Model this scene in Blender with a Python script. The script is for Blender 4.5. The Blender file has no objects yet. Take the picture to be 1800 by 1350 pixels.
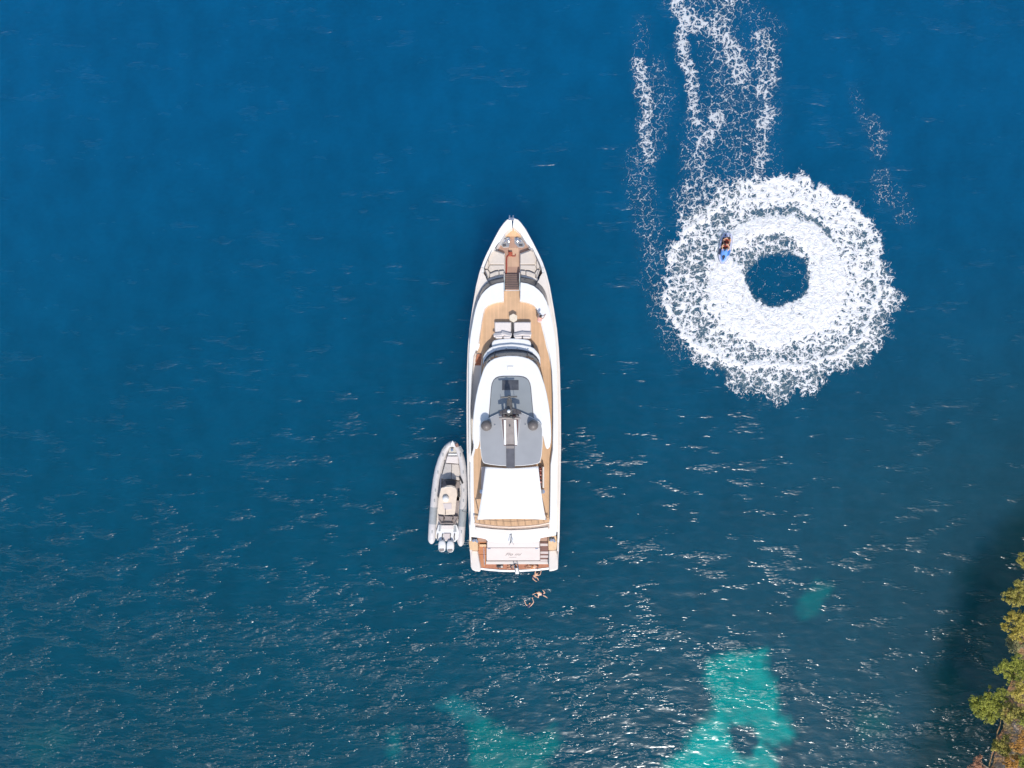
import bpy, bmesh, math, random
import numpy as np
from mathutils import Vector, Matrix

random.seed(7)
SC = bpy.context.scene
COL = SC.collection
R = math.radians

# ------------------------------------------------------------------ camera
H = 69.0                    # drone height above the sea
NX, NY = 985.0, 760.0       # the point of the picture straight below the drone
K = 18.0                    # picture units per metre at sea level
cam = bpy.data.cameras.new('camera')
camo = bpy.data.objects.new('camera', cam)
COL.objects.link(camo)
camo.location = (0, 0, H)
camo.rotation_euler = (0, 0, 0)
cam.sensor_width = 36
cam.lens = 36 * H / 100.0
cam.shift_x = (900 - NX) / 1800.0
cam.shift_y = (NY - 675) / 1800.0
cam.clip_end = 20000
SC.camera = camo

# ------------------------------------------------------------------ light
SUN_EL, SUN_AZ = R(50), R(13)         # azimuth: degrees from straight down in the picture towards the right
sd = Vector((math.sin(SUN_AZ) * math.cos(SUN_EL), -math.cos(SUN_AZ) * math.cos(SUN_EL), math.sin(SUN_EL)))
w = bpy.data.worlds.new('World'); SC.world = w; w.use_nodes = True
nt = w.node_tree
sky = nt.nodes.new('ShaderNodeTexSky'); sky.sky_type = 'NISHITA'; sky.sun_disc = False
sky.sun_elevation = SUN_EL
sky.sun_rotation = math.atan2(sd.x, sd.y)
nt.links.new(sky.outputs[0], nt.nodes['Background'].inputs[0])
nt.nodes['Background'].inputs[1].default_value = 0.15
sl = bpy.data.lights.new('sun', 'SUN'); sl.energy = 3.1; sl.angle = R(0.5); sl.color = (1, 0.95, 0.88)
so = bpy.data.objects.new('sun', sl); COL.objects.link(so)
so.rotation_euler = sd.to_track_quat('Z', 'Y').to_euler()
SC.view_settings.view_transform = 'Standard'
SC.view_settings.look = 'None'
SC.view_settings.gamma = 1
SC.view_settings.exposure = 0.25
SC.cycles.max_bounces = 8

# ------------------------------------------------------------------ helpers
def Q(px, py, z=0.0):
    f = (H - z) / H / K
    return ((px - NX) * f, (NY - py) * f, z)

Y0 = {1: 370, 2: 500, 3: 640, 4: 770, 5: 890}
def Z(k, zx, zy, z):
    return Q(800 + zx / 9, Y0[k] + zy / 9, z)

def cx(py, z=4.0):          # centre line of the yacht, as it shows for things at height z
    return 902.6 + (py - 675) * 0.006 - (z - 4.0) * 1.35

def sym(rows, z, close=True, cz=None):
    """rows: (py, half width) from bow to stern -> right side going down, left side going up"""
    c = z if cz is None else cz
    rgt = [Q(cx(y, c) + h, y, z) for y, h in rows]
    lft = [Q(cx(y, c) - h, y, z) for y, h in rows]
    out = rgt + lft[::-1]
    res = []
    for p in out:
        if not res or (Vector(p) - Vector(res[-1])).length > 1e-3:
            res.append(p)
    if (Vector(res[0]) - Vector(res[-1])).length < 1e-3: res.pop()
    return res

class MB:
    def __init__(s): s.v = []; s.f = []
    def add(s, vs, fs):
        o = len(s.v); s.v += [tuple(p) for p in vs]; s.f += [tuple(i + o for i in f) for f in fs]; return s
    def prism(s, pts, z0, z1=None):
        n = len(pts)
        top = [(p[0], p[1], p[2] if z1 is None else z1) for p in pts]
        bot = [(p[0], p[1], z0) for p in pts]
        fs = [tuple(range(n)), tuple(range(2 * n - 1, n - 1, -1))]
        fs += [(i, n + i, n + (i + 1) % n, (i + 1) % n) for i in range(n)]
        return s.add(top + bot, fs)
    def box(s, c, d, rz=0.0, rx=0.0, ry=0.0):
        m = Matrix.Translation(c) @ Matrix.Rotation(rz, 4, 'Z') @ Matrix.Rotation(ry, 4, 'Y') @ Matrix.Rotation(rx, 4, 'X')
        vs = [m @ Vector((x * d[0] / 2, y * d[1] / 2, z * d[2] / 2)) for z in (-1, 1) for y in (-1, 1) for x in (-1, 1)]
        return s.add(vs, [(0, 2, 3, 1), (4, 5, 7, 6), (0, 1, 5, 4), (2, 6, 7, 3), (0, 4, 6, 2), (1, 3, 7, 5)])
    def strip(s, a, b):
        n = len(a)
        return s.add(list(a) + list(b), [(i, i + 1, n + i + 1, n + i) for i in range(n - 1)])
    def loft(s, rings, close=True, caps=True):
        n = len(rings[0]); vs = [p for r in rings for p in r]; fs = []
        for k in range(len(rings) - 1):
            for i in range(n if close else n - 1):
                j = (i + 1) % n
                fs.append((k * n + i, k * n + j, (k + 1) * n + j, (k + 1) * n + i))
        if caps:
            fs.append(tuple(range(n - 1, -1, -1))); fs.append(tuple(range((len(rings) - 1) * n, len(rings) * n)))
        return s.add(vs, fs)
    def tube(s, path, r, n=8):
        path = [Vector(p) for p in path]; rs = r if isinstance(r, (list, tuple)) else [r] * len(path)
        rings = []; up = Vector((0, 0, 1))
        for i, p in enumerate(path):
            t = (path[min(i + 1, len(path) - 1)] - path[max(i - 1, 0)]).normalized()
            u = up if abs(t.z) < .95 else Vector((0, 1, 0))
            a = t.cross(u).normalized(); b = a.cross(t).normalized()
            rings.append([p + (a * math.cos(q) + b * math.sin(q)) * rs[i] for q in [2 * math.pi * k / n for k in range(n)]])
        return s.loft(rings)
    def lathe(s, c, prof, n=20, sx=1.0, sy=1.0):
        rings = [[(c[0] + r * math.cos(2 * math.pi * k / n) * sx, c[1] + r * math.sin(2 * math.pi * k / n) * sy, c[2] + z) for k in range(n)] for r, z in prof]
        return s.loft(rings)
    def build(s, name, mat, parent=None, smooth=False, bevel=0.0, solid=0.0, seg=2, ang=40):
        org = Vector(parent['org']) if parent is not None else Vector((0, 0, 0))
        me = bpy.data.meshes.new(name)
        me.from_pydata([tuple(Vector(p) - org) for p in s.v], [], s.f); me.materials.append(mat)
        bm = bmesh.new(); bm.from_mesh(me); bmesh.ops.recalc_face_normals(bm, faces=bm.faces); bm.to_mesh(me); bm.free()
        o = bpy.data.objects.new(name, me); COL.objects.link(o)
        if smooth:
            me.polygons.foreach_set('use_smooth', [True] * len(me.polygons)); me.set_sharp_from_angle(angle=R(ang))
        if solid:
            m = o.modifiers.new('solid', 'SOLIDIFY'); m.thickness = solid; m.offset = -1
        if bevel:
            m = o.modifiers.new('bevel', 'BEVEL'); m.width = bevel; m.segments = seg; m.limit_method = 'ANGLE'; m.angle_limit = R(35)
        if parent is not None:
            o.parent = parent; o['org'] = tuple(org)
        return o

def tag(o, label=None, cat=None, group=None, kind=None):
    if label: o['label'] = label
    if cat: o['category'] = cat
    if group: o['group'] = group
    if kind: o['kind'] = kind
    return o

def thing(name, loc, label, cat, group=None):
    o = bpy.data.objects.new(name, None); COL.objects.link(o); o.location = loc; o['org'] = tuple(loc)
    o.empty_display_size = .3
    return tag(o, label, cat, group)

def mat(name, col, rough=0.5, var=0.0, scale=3.0, spec=0.5, metal=0.0, bump=0.0, bscale=30.0, coat=0.0):
    m = bpy.data.materials.new(name); m.use_nodes = True; t = m.node_tree; b = t.nodes['Principled BSDF']
    b.inputs['Base Color'].default_value = (*col, 1); b.inputs['Roughness'].default_value = rough
    b.inputs['Specular IOR Level'].default_value = spec; b.inputs['Metallic'].default_value = metal
    b.inputs['Coat Weight'].default_value = coat
    tc = t.nodes.new('ShaderNodeTexCoord')
    if var:
        n = t.nodes.new('ShaderNodeTexNoise'); n.inputs['Scale'].default_value = scale; n.inputs['Detail'].default_value = 5
        t.links.new(tc.outputs['Object'], n.inputs['Vector'])
        mp = t.nodes.new('ShaderNodeMapRange'); mp.inputs[1].default_value = .3; mp.inputs[2].default_value = .7
        mp.inputs[3].default_value = 1 - var; mp.inputs[4].default_value = 1 + var
        t.links.new(n.outputs[0], mp.inputs[0])
        mx = t.nodes.new('ShaderNodeVectorMath'); mx.operation = 'SCALE'; mx.inputs[0].default_value = col
        t.links.new(mp.outputs[0], mx.inputs['Scale']); t.links.new(mx.outputs[0], b.inputs['Base Color'])
    if bump:
        n = t.nodes.new('ShaderNodeTexNoise'); n.inputs['Scale'].default_value = bscale
        t.links.new(tc.outputs['Object'], n.inputs['Vector'])
        bp = t.nodes.new('ShaderNodeBump'); bp.inputs['Strength'].default_value = bump; bp.inputs['Distance'].default_value = .02
        t.links.new(n.outputs[0], bp.inputs['Height']); t.links.new(bp.outputs[0], b.inputs['Normal'])
    return m

def teak(name, col, plank=0.12):
    m = mat(name, col, .6); t = m.node_tree; b = t.nodes['Principled BSDF']
    tc = t.nodes.new('ShaderNodeTexCoord'); sp = t.nodes.new('ShaderNodeSeparateXYZ'); t.links.new(tc.outputs['Object'], sp.inputs[0])
    def M_(op, a, c=None):
        n = t.nodes.new('ShaderNodeMath'); n.operation = op
        for i, q in enumerate((a, c)):
            if q is None: continue
            if isinstance(q, (int, float)): n.inputs[i].default_value = q
            else: t.links.new(q, n.inputs[i])
        return n.outputs[0]
    u = M_('DIVIDE', sp.outputs[0], plank)
    fr = M_('FRACT', u); fl = M_('FLOOR', u)
    wn = t.nodes.new('ShaderNodeTexWhiteNoise'); wn.noise_dimensions = '2D'
    cb = t.nodes.new('ShaderNodeCombineXYZ'); t.links.new(fl, cb.inputs[0])
    t.links.new(M_('FLOOR', M_('DIVIDE', M_('ADD', sp.outputs[1], M_('MULTIPLY', fl, 1.37)), 9.0)), cb.inputs[1])
    t.links.new(cb.outputs[0], wn.inputs['Vector'])
    n = t.nodes.new('ShaderNodeTexNoise'); n.inputs['Scale'].default_value = 1.3; n.inputs['Detail'].default_value = 6
    t.links.new(tc.outputs['Object'], n.inputs['Vector'])
    k = M_('ADD', M_('MULTIPLY', wn.outputs[0], .14), M_('ADD', M_('MULTIPLY', n.outputs[0], .35), .75))
    seam = M_('GREATER_THAN', fr, .12)
    k = M_('MULTIPLY', k, M_('ADD', M_('MULTIPLY', seam, .22), .78))
    mx = t.nodes.new('ShaderNodeVectorMath'); mx.operation = 'SCALE'; mx.inputs[0].default_value = col
    t.links.new(k, mx.inputs['Scale']); t.links.new(mx.outputs[0], b.inputs['Base Color'])
    return m

WHITE = mat('white_gelcoat', (.80, .79, .77), .22, .02, 1.5, coat=.3)
WARM = mat('warm_white_gelcoat', (.72, .66, .60), .28, .03, 1.2, coat=.3)
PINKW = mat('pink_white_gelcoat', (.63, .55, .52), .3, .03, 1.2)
HULLW = mat('hull_paint', (.68, .63, .62), .2, .02, .8, coat=.4)
CANV = mat('white_canvas', (.84, .83, .81), .8, .02, 3, bump=.3, bscale=12)
TEAK = teak('teak_deck', (.60, .385, .225))
TEAKD = teak('weathered_teak', (.42, .26, .19))
TEAKR = teak('red_teak', (.42, .17, .09))
TEAKO = teak('varnished_teak', (.46, .20, .09))
TEAKC = mat('teak_cap', (.70, .47, .27), .5, .08, 4)
GREYR = mat('grey_hardtop_paint', (.33, .335, .345), .3, .05, .9, coat=.2)
GREYG = mat('grey_sunroof_glass', (.27, .29, .30), .08, .05, .7, coat=.6)
DARKG = mat('dark_glass', (.07, .072, .08), .06, .3, 2.0, spec=.8)
SMOKE = mat('smoked_glass', (.12, .12, .125), .1, .4, 1.4, spec=.8)
TRIM = mat('dark_trim', (.07, .065, .07), .45, .2, 6)
MASTM = mat('mast_grey_paint', (.085, .082, .08), .5, .35, 5)
TAUPE = mat('taupe_mast_shroud', (.27, .235, .22), .55, .12, 3)
DOME = mat('radome_grey', (.15, .13, .122), .45, .08, 3)
CHROME = mat('stainless_steel', (.75, .76, .78), .18, .1, 8, metal=.9)
CUSH = mat('cream_cushion', (.62, .55, .48), .85, .05, 4, bump=.35, bscale=9)
PILLOW = mat('pillow_fabric', (.73, .66, .62), .85, .04, 6, bump=.3, bscale=14)
SHADEC = mat('shaded_cushion', (.50, .46, .43), .85, .06, 5, bump=.3)  # shaded copy of the cushion colour, for the tender's left side
TUBE = mat('hypalon_grey', (.60, .57, .56), .5, .06, 2.2, bump=.15, bscale=5)
TUBEP = mat('hypalon_dark_grey', (.33, .35, .36), .55, .08, 5)
TAUPEC = mat('taupe_upholstery', (.30, .25, .23), .8, .15, 7, bump=.2)
CREAMT = mat('cream_top', (.72, .60, .48), .5, .07, 3)
BLACKR = mat('black_rubber', (.03, .03, .03), .6, .2, 9)
SKIN = mat('skin', (.62, .36, .23), .5, .08, 9)
SKINP = mat('pale_skin', (.78, .47, .31), .45, .06, 9)
HAIR = mat('dark_hair', (.035, .02, .014), .6, .3, 30)
PINKF = mat('pink_cloth', (.72, .36, .32), .85, .08, 12)
REDF = mat('red_vest_fabric', (.30, .03, .02), .75, .15, 12)
REDG = mat('red_deck_gear', (.36, .07, .035), .6, .25, 6)
NAVY = mat('navy_cloth', (.02, .03, .07), .8, .2, 12)
BLUEP = mat('blue_jetski_paint', (.07, .24, .62), .2, .3, 5, coat=.5)
LAV = mat('pale_blue_paint', (.55, .58, .74), .22, .05, 4, coat=.4)
GREYT = mat('letter_grey', (.30, .26, .25), .5, .05, 4)
# ------------------------------------------------------------------ noise
_rng = np.random.default_rng(11)
_P = _rng.permutation(4096)
_A = _rng.random(4096) * 2 * np.pi
_G = np.stack([np.cos(_A), np.sin(_A)], 1)
def perlin(x, y, seed=0):
    x = x + seed * 37.17; y = y + seed * 91.7
    xi = np.floor(x).astype(np.int64); yi = np.floor(y).astype(np.int64); xf = x - xi; yf = y - yi
    u = xf * xf * xf * (xf * (xf * 6 - 15) + 10); v = yf * yf * yf * (yf * (yf * 6 - 15) + 10)
    def g(ix, iy, dx, dy):
        h = _P[(_P[ix & 4095] + iy) & 4095]; q = _G[h]
        return q[..., 0] * dx + q[..., 1] * dy
    a = g(xi, yi, xf, yf); b = g(xi + 1, yi, xf - 1, yf); c = g(xi, yi + 1, xf, yf - 1); d = g(xi + 1, yi + 1, xf - 1, yf - 1)
    return (a + (b - a) * u + ((c + (d - c) * u) - (a + (b - a) * u)) * v) * 1.5
def fbm(x, y, o=4, seed=0):
    s = 0; a = 1; t = 0
    for k in range(o):
        s = s + a * perlin(x * 2 ** k, y * 2 ** k, seed + k); t += a; a *= .5
    return s / t
def sstep(a, b, x):
    t = np.clip((x - a) / (b - a), 0, 1); return t * t * (3 - 2 * t)
def poly_dist(px, py, pts):
    """distance to a polyline, and the position 0..1 along it"""
    best = np.full(px.shape, 1e9); tt = np.zeros(px.shape); n = len(pts) - 1
    for i in range(n):
        (x0, y0), (x1, y1) = pts[i][:2], pts[i + 1][:2]
        dx, dy = x1 - x0, y1 - y0; t = np.clip(((px - x0) * dx + (py - y0) * dy) / (dx * dx + dy * dy), 0, 1)
        d = np.hypot(px - x0 - t * dx, py - y0 - t * dy); m = d < best
        best = np.where(m, d, best); tt = np.where(m, (i + t) / n, tt)
    return best, tt
def in_poly(px, py, pts):
    """signed distance, positive inside"""
    ins = np.zeros(px.shape, bool); n = len(pts)
    for i in range(n):
        x0, y0 = pts[i]; x1, y1 = pts[(i + 1) % n]
        c = ((y0 > py) != (y1 > py)) & (px < (x1 - x0) * (py - y0) / (y1 - y0 + 1e-9) + x0)
        ins ^= c
    d, _ = poly_dist(px, py, pts + [pts[0]])
    return np.where(ins, d, -d)

# ------------------------------------------------------------------ water
def grow(start, step, to, f=1.35):
    out = []; s = step; v = start
    while abs(v) < to:
        s *= f; v += s if start > 0 else -s; out.append(v)
    return out
def water():
    S = 0.14
    xs = np.arange(-56, 47, S); ys = np.arange(-34, 44, S)
    xs = np.array(grow(xs[0], S, 6000)[::-1] + list(xs) + grow(xs[-1], S, 6000))
    ys = np.array(grow(ys[0], S, 6000)[::-1] + list(ys) + grow(ys[-1], S, 6000))
    X, Y = np.meshgrid(xs, ys); PX = NX + X * K; PY = NY - Y * K
    near = (np.abs(X) < 75) & (np.abs(Y) < 65)
    cxn = np.clip(PX, -600, 2600); cyn = np.clip(PY, -600, 2200)
    foam = np.zeros(X.shape); white = np.zeros(X.shape); aer = np.zeros(X.shape); hgt = np.zeros(X.shape)
    # --- the ring the jet ski drew
    wx = cxn + 9 * fbm(cxn / 38, cyn / 38, 4, 1); wy = cyn + 9 * fbm(cxn / 38, cyn / 38, 4, 5)
    dx = wx - 1365; dy = wy - 487; r = np.hypot(dx, dy); th = np.degrees(np.arctan2(-dy, dx)) % 360
    def ring(kn):
        a = [k[0] for k in kn]; b = [k[1] for k in kn]
        return np.interp(th, [a[-1] - 360] + a + [a[0] + 360], [b[-1]] + b + [b[0]])
    rh = ring([(0, 56), (45, 48), (90, 40), (135, 44), (180, 52), (225, 52), (270, 48), (315, 54)])
    rb0 = ring([(0, 60), (40, 66), (60, 74), (90, 76), (130, 78), (155, 92), (168, 60), (180, 55), (225, 52), (270, 50), (315, 54)])
    rb1 = ring([(0, 104), (45, 104), (70, 102), (90, 98), (130, 99), (150, 104), (175, 116), (200, 122), (225, 122), (270, 116), (300, 112), (330, 112)])
    rr = ring([(0, 178), (30, 184), (41, 180), (69, 178), (90, 168), (110, 160), (132, 158), (158, 180), (180, 197), (198, 200), (223, 180), (250, 163), (270, 156), (300, 167), (326, 186)])
    ro = ring([(0, 214), (30, 196), (60, 186), (90, 184), (120, 188), (140, 196), (160, 202), (180, 205), (200, 210), (225, 208), (250, 216), (270, 224), (290, 222), (303, 205), (316, 234), (340, 226)])
    edge = 16 * perlin(th / 7, r * 0 + 3.3, 9) + 9 * perlin(th / 2.6, r * 0 + 1.3, 4)
    ro = ro + edge
    jag = 5 * fbm(cxn / 13, cyn / 13, 3, 21)
    inside = 1 - sstep(-9, 7, r + jag - ro)
    hole = 1 - sstep(-4, 5, r + jag * 1.3 - rh)
    mid = .50 + .30 * fbm(cxn / 30, cyn / 30, 3, 31) + .20 * perlin(cxn / 9, cyn / 9, 33)
    left = np.exp(-((th - 165) / 42.0) ** 2)
    mid = mid - .04 * left * (r > rb1)
    f = np.where(r < rr, mid, mid - .02 - .20 * np.clip((r - rr) / np.maximum(ro - rr, 8), 0, 1))
    band = sstep(-7, 8, r - rb0 + jag * .5) * (1 - sstep(-12, 16, r - rb1 + jag))
    f = f + band * (.62 + .35 * fbm(th / 5 + r / 60, r / 45, 3, 35))
    # wide churned belt on the upper right
    belt = np.exp(-((r - 145) / 22.0) ** 2) * sstep(20, 50, th) * (1 - sstep(95, 125, th)) * .45
    belt += np.exp(-((r - 135) / 20.0) ** 2) * (sstep(300, 330, th) + (1 - sstep(5, 40, th)) * (th < 100)) * .25
    f = f + belt
    # dark trough grooves beside the newest wake
    g1, _ = poly_dist(wx, wy, [(1335, 378), (1375, 368), (1410, 372), (1440, 393), (1462, 420)])
    strk = .5 + .5 * perlin(th / 1.7, r / 30.0, 36)
    f = f - (.12 + .36 * strk) * np.exp(-(g1 / 10.0) ** 2)
    g2, _ = poly_dist(wx, wy, [(1322, 416), (1360, 408), (1392, 414)])
    f = f - (.1 + .5 * strk) * np.exp(-(g2 / 9.0) ** 2)
    f = f - .38 * sstep(.55, .85, strk) * sstep(8, 30, r - rb0) * (1 - sstep(-12, 8, r - rr)) * sstep(-.1, .3, fbm(cxn / 34, cyn / 34, 2, 37))
    rim = np.exp(-((r - rr + jag * .6) / 4.0) ** 2) * (.45 + .3 * perlin(th / 12, r * 0, 2)) * (1 - np.exp(-((th - 105) / 20.0) ** 2))
    f = f + rim
    top_in = np.exp(-((th - 75) / 60.0) ** 2)
    inner = sstep(-30, 6, r - rb0) * top_in
    f = np.where(r < rb0, np.minimum(f, .36 + .50 * inner), f)
    f = f * inside * (1 - hole) + hole * .13 * (.7 + 1.4 * fbm(cxn / 10, cyn / 10, 2, 8))
    fw, ft = poly_dist(cxn + .4 * (wx - cxn), cyn + .4 * (wy - cyn), [(1284, 416), (1300, 404), (1335, 397), (1385, 394), (1425, 408), (1455, 440), (1470, 485), (1462, 530), (1440, 565)])
    fresh = (1 - sstep(6 + 9 * ft, 13 + 16 * ft, fw))
    f = np.maximum(f, 1.35 * fresh)
    f = f - .5 * np.exp(-(poly_dist(cxn, cyn, [(1284, 407), (1296, 396), (1318, 388)])[0] / 2.6) ** 2)
    foam = np.maximum(foam, f)
    white = np.maximum(white, inside * (.50 + .65 * np.clip(f, 0, 1)) * (r < ro + 12))
    aer = np.maximum(aer, (1 - sstep(-24, -6, r + jag - ro)) * (1 - hole) * .85)
    hgt += inside * (1 - hole) * (rim * .25 + band * .16 + .10 * fbm(cxn / 9, cyn / 9, 3, 44)) - .05 * np.exp(-(g1 / 9.0) ** 2) - .04 * np.exp(-(g2 / 9.0) ** 2)
    # --- fan of loose bits round the ring
    foam = np.maximum(foam, .17 * (1 - sstep(0, 34, r - ro)) * (r >= ro) * sstep(-.1, .35, fbm(cxn / 11, cyn / 11, 3, 61)))
    # --- older trails going up: (points, half width, foam)
    vx = cxn + 9 * fbm(cxn / 26, cyn / 26, 4, 13) + 5 * fbm(cxn / 9, cyn / 9, 3, 14); vy = cyn + 9 * fbm(cxn / 26, cyn / 26, 4, 17) + 5 * fbm(cxn / 9, cyn / 9, 3, 18)
    tr = [([(1192, -40), (1190, 10), (1205, 40), (1198, 75), (1202, 105), (1215, 130)], 6, .86, 8), ([(1202, 105), (1215, 130), (1218, 160), (1222, 215)], 4, .66, 9),
          ([(1205, 28), (1232, 45), (1262, 52), (1283, 72), (1290, 100), (1305, 140)], 7, .74, 16),
          ([(1270, -40), (1280, 10), (1262, 48)], 10, .50, 18),
          ([(1262, 60), (1270, 90), (1280, 130), (1270, 175), (1250, 215), (1235, 245)], 14, .42, 30),
          ([(1260, 205), (1262, 222), (1248, 238), (1232, 252)], 8, .72, 12), ([(1232, 252), (1226, 285), (1230, 320)], 8, .50, 16),
          ([(1340, 70), (1347, 90), (1350, 135), (1340, 160)], 9, .55, 18), ([(1348, 195), (1340, 235)], 11, .64, 14), ([(1338, 235), (1340, 270), (1328, 300)], 7, .58, 14),
          ([(1222, 215), (1218, 250), (1215, 290), (1222, 330)], 14, .40, 14),
          ([(1290, 110), (1310, 190), (1300, 250), (1310, 290)], 46, .34, 34),
          ([(1200, -20), (1290, 0)], 30, .36, 24), ([(1320, 20), (1362, 50), (1345, 80)], 12, .26, 18),
          ([(1127, 40), (1126, 80), (1122, 115)], 8, .22, 14),
          ([(1124, 112), (1128, 150), (1138, 175), (1138, 210)], 7, .70, 11), ([(1138, 200), (1132, 240), (1142, 275)], 6, .60, 12),
          ([(1150, 120), (1168, 165), (1160, 200), (1152, 250)], 14, .30, 18),
          ([(1120, 285), (1128, 340), (1138, 400), (1150, 450), (1160, 520), (1172, 570), (1192, 605)], 16, .33, 18),
          ([(1222, 330), (1205, 350), (1210, 362)], 12, .52, 18), ([(1245, 318), (1275, 322), (1250, 345), (1225, 350)], 5, .62, 10),
          ([(1530, 215), (1545, 232), (1542, 262)], 12, .32, 12), ([(1548, 310), (1555, 350)], 12, .34, 12),
          ([(1575, 345), (1592, 380)], 14, .26, 14), ([(1500, 160), (1520, 215)], 5, .18, 10)]
    gap = fbm(cxn / 16, cyn / 16, 3, 77)
    for pts, hw, a, soft in tr:
        d, t = poly_dist(vx, vy, pts)
        m = 1 - sstep(hw * .3, hw + soft * 1.7, d)
        ff = (.045 + (.56 if a > .45 else .46) * a) * m * (1 + .6 * gap)
        foam = np.maximum(foam, ff); white = np.maximum(white, (.56 if a > .3 else .34) * sstep(0, .35, m))
        aer = np.maximum(aer, .15 * m * a)
    # --- small ring of ripples by the swimmers is left to the bump; light froth at hulls
    far = ~near
    foam[far] = 0; aer[far] = 0; white[far] = 0
    # --- colour of the sea: deep blue above, greener below, sand patches
    u = np.clip(PY / 1350, -.4, 1.5); v = np.clip(PX / 1800, -.5, 1.5)
    deep = np.array([.0, .071, .166]); low = np.array([.0, .052, .083]); rl = np.array([.010, .054, .078])
    a = sstep(.0, 1.0, u)[..., None]; b = (sstep(.45, 1.0, v) * sstep(.25, .85, u))[..., None]
    col = deep * (1 - a) + low * a; col = col * (1 - b) + rl * b
    n = (1 + .10 * fbm(cxn / 260, cyn / 260, 3, 90) + .17 * fbm(cxn / 42, cyn / 60, 4, 95) + .09 * fbm(cxn / 9, cyn / 5, 3, 96))
    col = col * n[..., None]
    qx = cxn + 14 * fbm(cxn / 30, cyn / 30, 5, 51); qy = cyn + 14 * fbm(cxn / 30, cyn / 30, 4, 52)
    def patch(pts, c, soft, amt=1.0, hole=None):
        nonlocal col
        d = in_poly(qx, qy, pts); m = sstep(-soft, soft, d) * amt
        if hole is not None: m = m * (1 - sstep(-7, 7, in_poly(qx, qy, hole)))
        m = m * (.93 + .40 * fbm(cxn / 24, cyn / 18, 4, 53)); m = np.clip(m, 0, 1)[..., None]
        col = col * (1 - m) + np.array(c) * m
    patch([(1240, 1165), (1290, 1150), (1348, 1140), (1352, 1190), (1368, 1215), (1372, 1250), (1395, 1285), (1392, 1300), (1350, 1310), (1370, 1350), (1370, 1440), (1120, 1440), (1165, 1350), (1200, 1315), (1240, 1265), (1256, 1225), (1240, 1190)],
          (.0, .235, .215), 13, .95, [(1285, 1272), (1320, 1275), (1335, 1300), (1322, 1330), (1300, 1335), (1280, 1310)])
    patch([(1215, 1310), (1262, 1268), (1275, 1300), (1290, 1370), (1160, 1390)], (.0, .31, .28), 20, .7)
    patch([(820, 1275), (850, 1262), (890, 1285), (940, 1300), (975, 1275), (985, 1310), (960, 1340), (1000, 1440), (790, 1440), (830, 1350)], (.0, .17, .16), 13, .65)
    patch([(765, 1238), (800, 1222), (838, 1250), (850, 1270), (800, 1262)], (.01, .20, .21), 12, .5)
    patch([(1408, 1055), (1440, 1025), (1460, 1030), (1450, 1058), (1420, 1085), (1405, 1080)], (.0, .17, .165), 13, .5)
    patch([(1500, 1255), (1560, 1250), (1560, 1290), (1510, 1300)], (.005, .11, .10), 16, .35)
    patch([(680, 1290), (705, 1280), (700, 1340), (680, 1330)], (.005, .20, .20), 12, .35)
    patch([(30, 1290), (100, 1270), (140, 1300), (60, 1350)], (.0, .09, .10), 22, .4)
    patch([(0, 1560), (3000, 1560), (3000, 2400), (0, 2400)], (.01, .14, .16), 60, .5)
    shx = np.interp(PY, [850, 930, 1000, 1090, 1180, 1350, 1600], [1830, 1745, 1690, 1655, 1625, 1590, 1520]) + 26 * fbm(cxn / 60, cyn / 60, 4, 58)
    cliff_shade = sstep(-25, 55, cxn - shx)[..., None] * .85  # dark water beside the cliff: shade painted into the sea tint
    col = col * (1 - cliff_shade) + np.array([.0, .026, .033]) * cliff_shade
    chop = .27 + .58 * sstep(.30, 1.0, u) + .45 * sstep(.6, 1.0, u) * (1 - sstep(.40, .75, v)) + .5 * sstep(.55, .9, u) * (1 - sstep(.12, .42, v))
    chop = chop * (1 - .34 * sstep(.45, .8, v) * sstep(.30, .5, u) * (1 - sstep(.75, .95, u))) * (1 + .25 * cliff_shade[..., 0])
    chop = np.where(near, chop, .5)
    # --- waves
    Zc = .05 * fbm(X / 5, Y / 3.2, 3, 70) + .025 * perlin(X / 1.3 + .25 * Y, Y / .8, 74) + hgt
    Zc = np.where(near, Zc, 0)
    # calm the sea where hulls stand is not needed: they pass through it
    ny, nx = X.shape
    co = np.stack([X, Y, Zc], -1).reshape(-1, 3).astype(np.float32)
    me = bpy.data.meshes.new('water'); me.vertices.add(nx * ny); me.vertices.foreach_set('co', co.ravel())
    idx = np.arange(nx * ny).reshape(ny, nx)
    q = np.stack([idx[:-1, :-1], idx[:-1, 1:], idx[1:, 1:], idx[1:, :-1]], -1).reshape(-1, 4)
    me.loops.add(q.size); me.loops.foreach_set('vertex_index', q.ravel().astype(np.int32))
    me.polygons.add(len(q)); me.polygons.foreach_set('loop_start', (np.arange(len(q)) * 4).astype(np.int32))
    me.update(calc_edges=True)
    me.polygons.foreach_set('use_smooth', np.ones(len(q), bool))
    for nm, ar in (('foam', foam), ('froth', white), ('air', aer), ('chop', chop)):
        at = me.attributes.new(nm, 'FLOAT', 'POINT'); at.data.foreach_set('value', ar.ravel().astype(np.float32))
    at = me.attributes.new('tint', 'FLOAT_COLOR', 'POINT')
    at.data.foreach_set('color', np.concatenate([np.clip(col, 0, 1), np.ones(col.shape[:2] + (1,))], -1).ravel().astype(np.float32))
    o = bpy.data.objects.new('water', me); COL.objects.link(o); tag(o, kind='structure')
    return o

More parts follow.
